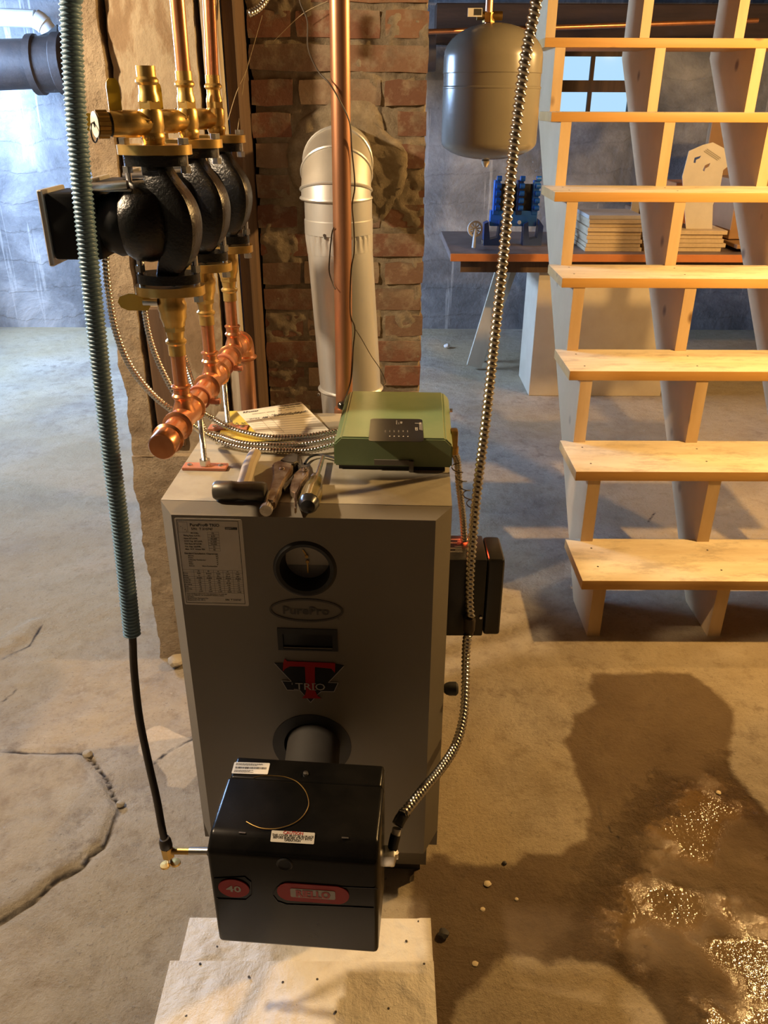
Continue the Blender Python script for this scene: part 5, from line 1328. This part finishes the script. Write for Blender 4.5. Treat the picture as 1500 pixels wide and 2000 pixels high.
# white die-cut packing piece leaning above
def onY(px, py, Y_): p = gy(px, py, Y_); return (p.x, p.z)
out = [onY(*p, 4.42) for p in ((1332,345),(1345,295),(1372,283),(1392,278),(1415,290),(1440,310),(1412,332),(1405,372),(1392,400),(1392,470),(1345,470))]
out[-1] = (out[-1][0], TZ); out[-2] = (out[-2][0], TZ)
h1 = [onY(*p, 4.42) for p in ((1354,318),(1356,308),(1369,304),(1366,309),(1359,312),(1358,318))]
h2 = [onY(*p, 4.42) for p in ((1372,333),(1376,323),(1387,318),(1384,325),(1377,329),(1375,335))]
MW = frame((0, 4.42, 0), (1, 0, 0), (0, 0, 1))
pk = thing('packing_piece', 'white die-cut cardboard packing piece leaning on the boxes', 'cardboard', (1.83, 4.42, .86))
build('panel', MB().prism([out, h1, h2], MW, 0, .004), 'white_card', pk, smooth=False)
pm = MB()
for k in range(3):
    a = V(onY(1374+k*3, 295-k*2, 4.42)); b = V(onY(1401+k*3, 313-k*2, 4.42)); n_ = V((0, .003)); pm.add([MW @ V((*(a-n_), .0046)), MW @ V((*(b-n_), .0046)), MW @ V((*(b+n_), .0046)), MW @ V((*(a+n_), .0046))], [(0, 1, 2, 3)])
build('print', pm, 'ink_grey', pk, smooth=False)
single('brown_board', MB().bbox((1.80, 4.98, TZ), (2.35, 5.03, TZ+.60), .003, 1), 'cardboard', 'tall brown board standing at the back of the table', 'board')
# blue tool rack
rk = thing('tool_rack', 'blue plastic toothed rack on dark blue feet on the table', 'rack', (.68, 4.6, TZ))
Yr = 4.55
def rxy(px, py): p = gy(px, py, Yr); return p.x, p.z
xa, zt_ = rxy(962, 352); xb, zm = rxy(1050, 412); _, zb_ = rxy(1000, 442)
build('panel', MB().bbox((xa, Yr, zb_), (xb, Yr+.05, zm), .004, 2), 'blue_plastic', rk)
build('backing', MB().box((xa+.012, Yr+.03, zm-.002), (xb-.012, Yr+.045, zt_-.02)), 'black_matte', rk, smooth=False)
for px_ in (969, 1014, 1045):
    x_ = rxy(px_, 400)[0]
    build('toothed_bar', MB().bbox((x_-.016, Yr-.004, zm-.02), (x_+.016, Yr+.03, zt_), .003, 1), 'blue_plastic' if px_ != 1014 else 'navy_plastic', rk)
    for k in range(5): build('tooth', MB().cyl((x_-.004, Yr-.010, zm+.015+k*.036), (x_+.020, Yr-.010, zm+.015+k*.036), .013, None, 12), 'blue_plastic', rk)
for px_ in (962, 1038):
    x_ = rxy(px_, 470)[0]
    um = MB().prism([(-.05, 0), (.05, 0), (.052, .10), (.028, .13), (.022, .04), (-.018, .03), (-.03, .12), (-.052, .11)], frame((x_, Yr+.04, TZ), (1, 0, 0), (0, 0, 1)), 0, .07)
    build('foot', um, 'navy_plastic', rk, smooth=False)
build('knob', MB().lathe([(.010, 0), (.010, .008)], (rxy(1014, 434)[0], Yr, rxy(1014, 434)[1]), (0, -1, 0), 12), 'pvc_white', rk)
# white spoked wheel
wc_ = gy(927, 447, 4.40); wh = thing('spoked_wheel', 'small white spoked plastic wheel with handle beside the blue rack', 'hand_wheel', (wc_.x, wc_.y, TZ))
build('rim', MB().lathe([(.030, 0), (.040, 0), (.040, .012), (.030, .012), (.030, 0)], wc_, (.25, -1, .1), 28, False), 'white_card', wh)
sm = MB(); ax_ = V((.25, -1, .1)).normalized(); u_ = ax_.orthogonal().normalized(); w_2 = ax_.cross(u_)
for k in range(10):
    a = 2*PI*k/10; d = u_*math.cos(a)+w_2*math.sin(a); sm.cyl(wc_+ax_*.006, wc_+ax_*.006+d*.032, .0035, None, 6)
build('spoke', sm, 'white_card', wh)
build('handle', MB().sweep([wc_+ax_*.012, V((wc_.x, wc_.y-.02, wc_.z-.03)), V((wc_.x-.002, wc_.y-.02, TZ+.010))], lambda d, th: .007+.05*max(0, d-.02), 12, .008), 'pvc_white', wh)
single('jar', MB().lathe([(.02, 0), (.022, .004), (.022, .022), (.02, .026)], gz(948, 478, TZ), (0, 0, 1), 16), 'old_wood', 'small brown jar between the white wheel and blue rack', 'jar')

# ------------------------------------------------------------------ pipes along the back wall
ip = thing('drain_pipe', 'black cast iron drain pipe along the top of the back wall', 'pipe', (-1.2, 5.45, 1.5))
d0 = gy(-40, 128, 5.45); d1 = gy(850, 102, 5.45)
build('pipe', MB().cyl(d0, d1, .135, .10, 28), 'iron_pipe', ip)
dd_ = (d1-d0).normalized(); hq = gy(62, 127, 5.45)
build('hub', MB().lathe([(.135, 0), (.160, .01), (.160, .05), (.148, .06), (.148, .15), (.165, .16), (.165, .21), (.135, .22)], hq, dd_, 28), 'iron_pipe', ip)
pv = thing('white_drain', 'white plastic drain pipe with elbow above the iron pipe', 'pipe', (-2.6, 5.6, 1.9))
e0 = gy(-40, 32, 5.6); e1 = gy(70, 37, 5.6); e2 = gy(84, 45, 5.6); e3 = gy(103, 70, 5.6)
build('pipe', MB().cyl(e0, e1, .048, None, 20), 'pvc_white', pv); build('elbow', MB().sweep([e1, e1.lerp(e2, .6), e2.lerp(e3, .2)], .054, 20, .02), 'pvc_white', pv); build('lower_pipe', MB().cyl(e2, e3, .048, None, 20), 'pvc_white', pv)
single('hanger_strap', MB().prism([onY(28, 92, 5.50), onY(50, 90, 5.50), onY(112, 62, 5.50), onY(112, 48, 5.50), onY(95, 62, 5.50)], frame((0, 5.50, 0), (1, 0, 0), (0, 0, 1)), -.01, .01), 'cable_black', 'dark slanting hanger strap above the iron pipe', 'strap', smooth=False)
single('copper_line', MB().cyl(gy(836, 62, 4.6), gy(1480, 40, 4.9), .012, None, 12), 'copper', 'thin horizontal copper line below the beam behind the tank', 'pipe')

# ------------------------------------------------------------------ debris on the floor
def pebble(px, py, r, m, label, sq=.6, cat='stone', grp=None):
    c_ = gz(px, py, .0); bm = bmesh.new(); bmesh.ops.create_icosphere(bm, subdivisions=2, radius=r)
    for v in bm.verts: v.co *= 1+.3*noise.noise(v.co/r*1.3+V((px, py, 0))); v.co.z *= sq
    mb = MB().frombm(bm); zmin = min(p.z for p in mb.v); mb.v = [p+V((c_.x, c_.y, -zmin+.0005)) for p in mb.v]
    single('pebble' if cat == 'stone' else 'wood_chip', mb, m, label, cat, grp, sharp=25)
pebble(866, 1828, .011, 'stone_dark', 'dark stone on the floor right of the pale sheet')
pebble(952, 1728, .008, 'chip', 'pale wood chip on the damp floor right of the burner', .3, 'chip')
pebble(1009, 1757, .004, 'chip', 'tiny wood chip beside a bigger one on the damp floor', .3, 'chip')
pebble(943, 1777, .005, 'chip', 'small wood chip between the stone and bigger chip', .3, 'chip')
pebble(1403, 1549, .006, 'chip', 'yellowish chip on the wet floor below the stairs', .3, 'chip')
pebble(928, 1883, .006, 'chip', 'pale flake on the dark floor by the sheet corner', .2, 'chip')
pebble(985, 1688, .005, 'stone_dark', 'small dark pebble at the edge of the damp stain')
pebble(347, 1300, .026, 'stone', 'lumpy mortar chunk at the foot of the pier', .6)
pebble(873, 680, .02, 'pvc_white', 'small pale stone on the far floor left of the table brace', .8)
pebble(172, 1478, .013, 'stone', 'broken concrete bit at the top of the floor crack', .7)
pebble(236, 1575, .010, 'stone', 'small concrete bit at the side of the floor crack', .7)

# ------------------------------------------------------------------ lamp holders for the two bulbs and the unseen added fill light
for loc, lab_ in ((BULB_A, 'bare light bulb hanging to the right of the boiler'), (BULB_C, 'bare light bulb hanging over the stairs'), (FILL_B, 'unseen bulb added as fill light left of the boiler')):
    lm = thing('pendant_bulb', lab_, 'lamp', (loc[0], loc[1], loc[2]))
    build('socket', MB().lathe([(.02, .05), (.022, .06), (.022, .10), (.012, .11)], loc, (0, 0, 1), 16), 'black_matte', lm)
    build('cord', MB().cyl((loc[0], loc[1], loc[2]+.10), (loc[0], loc[1], ZC-.001), .004, None, 8), 'cable_black', lm)
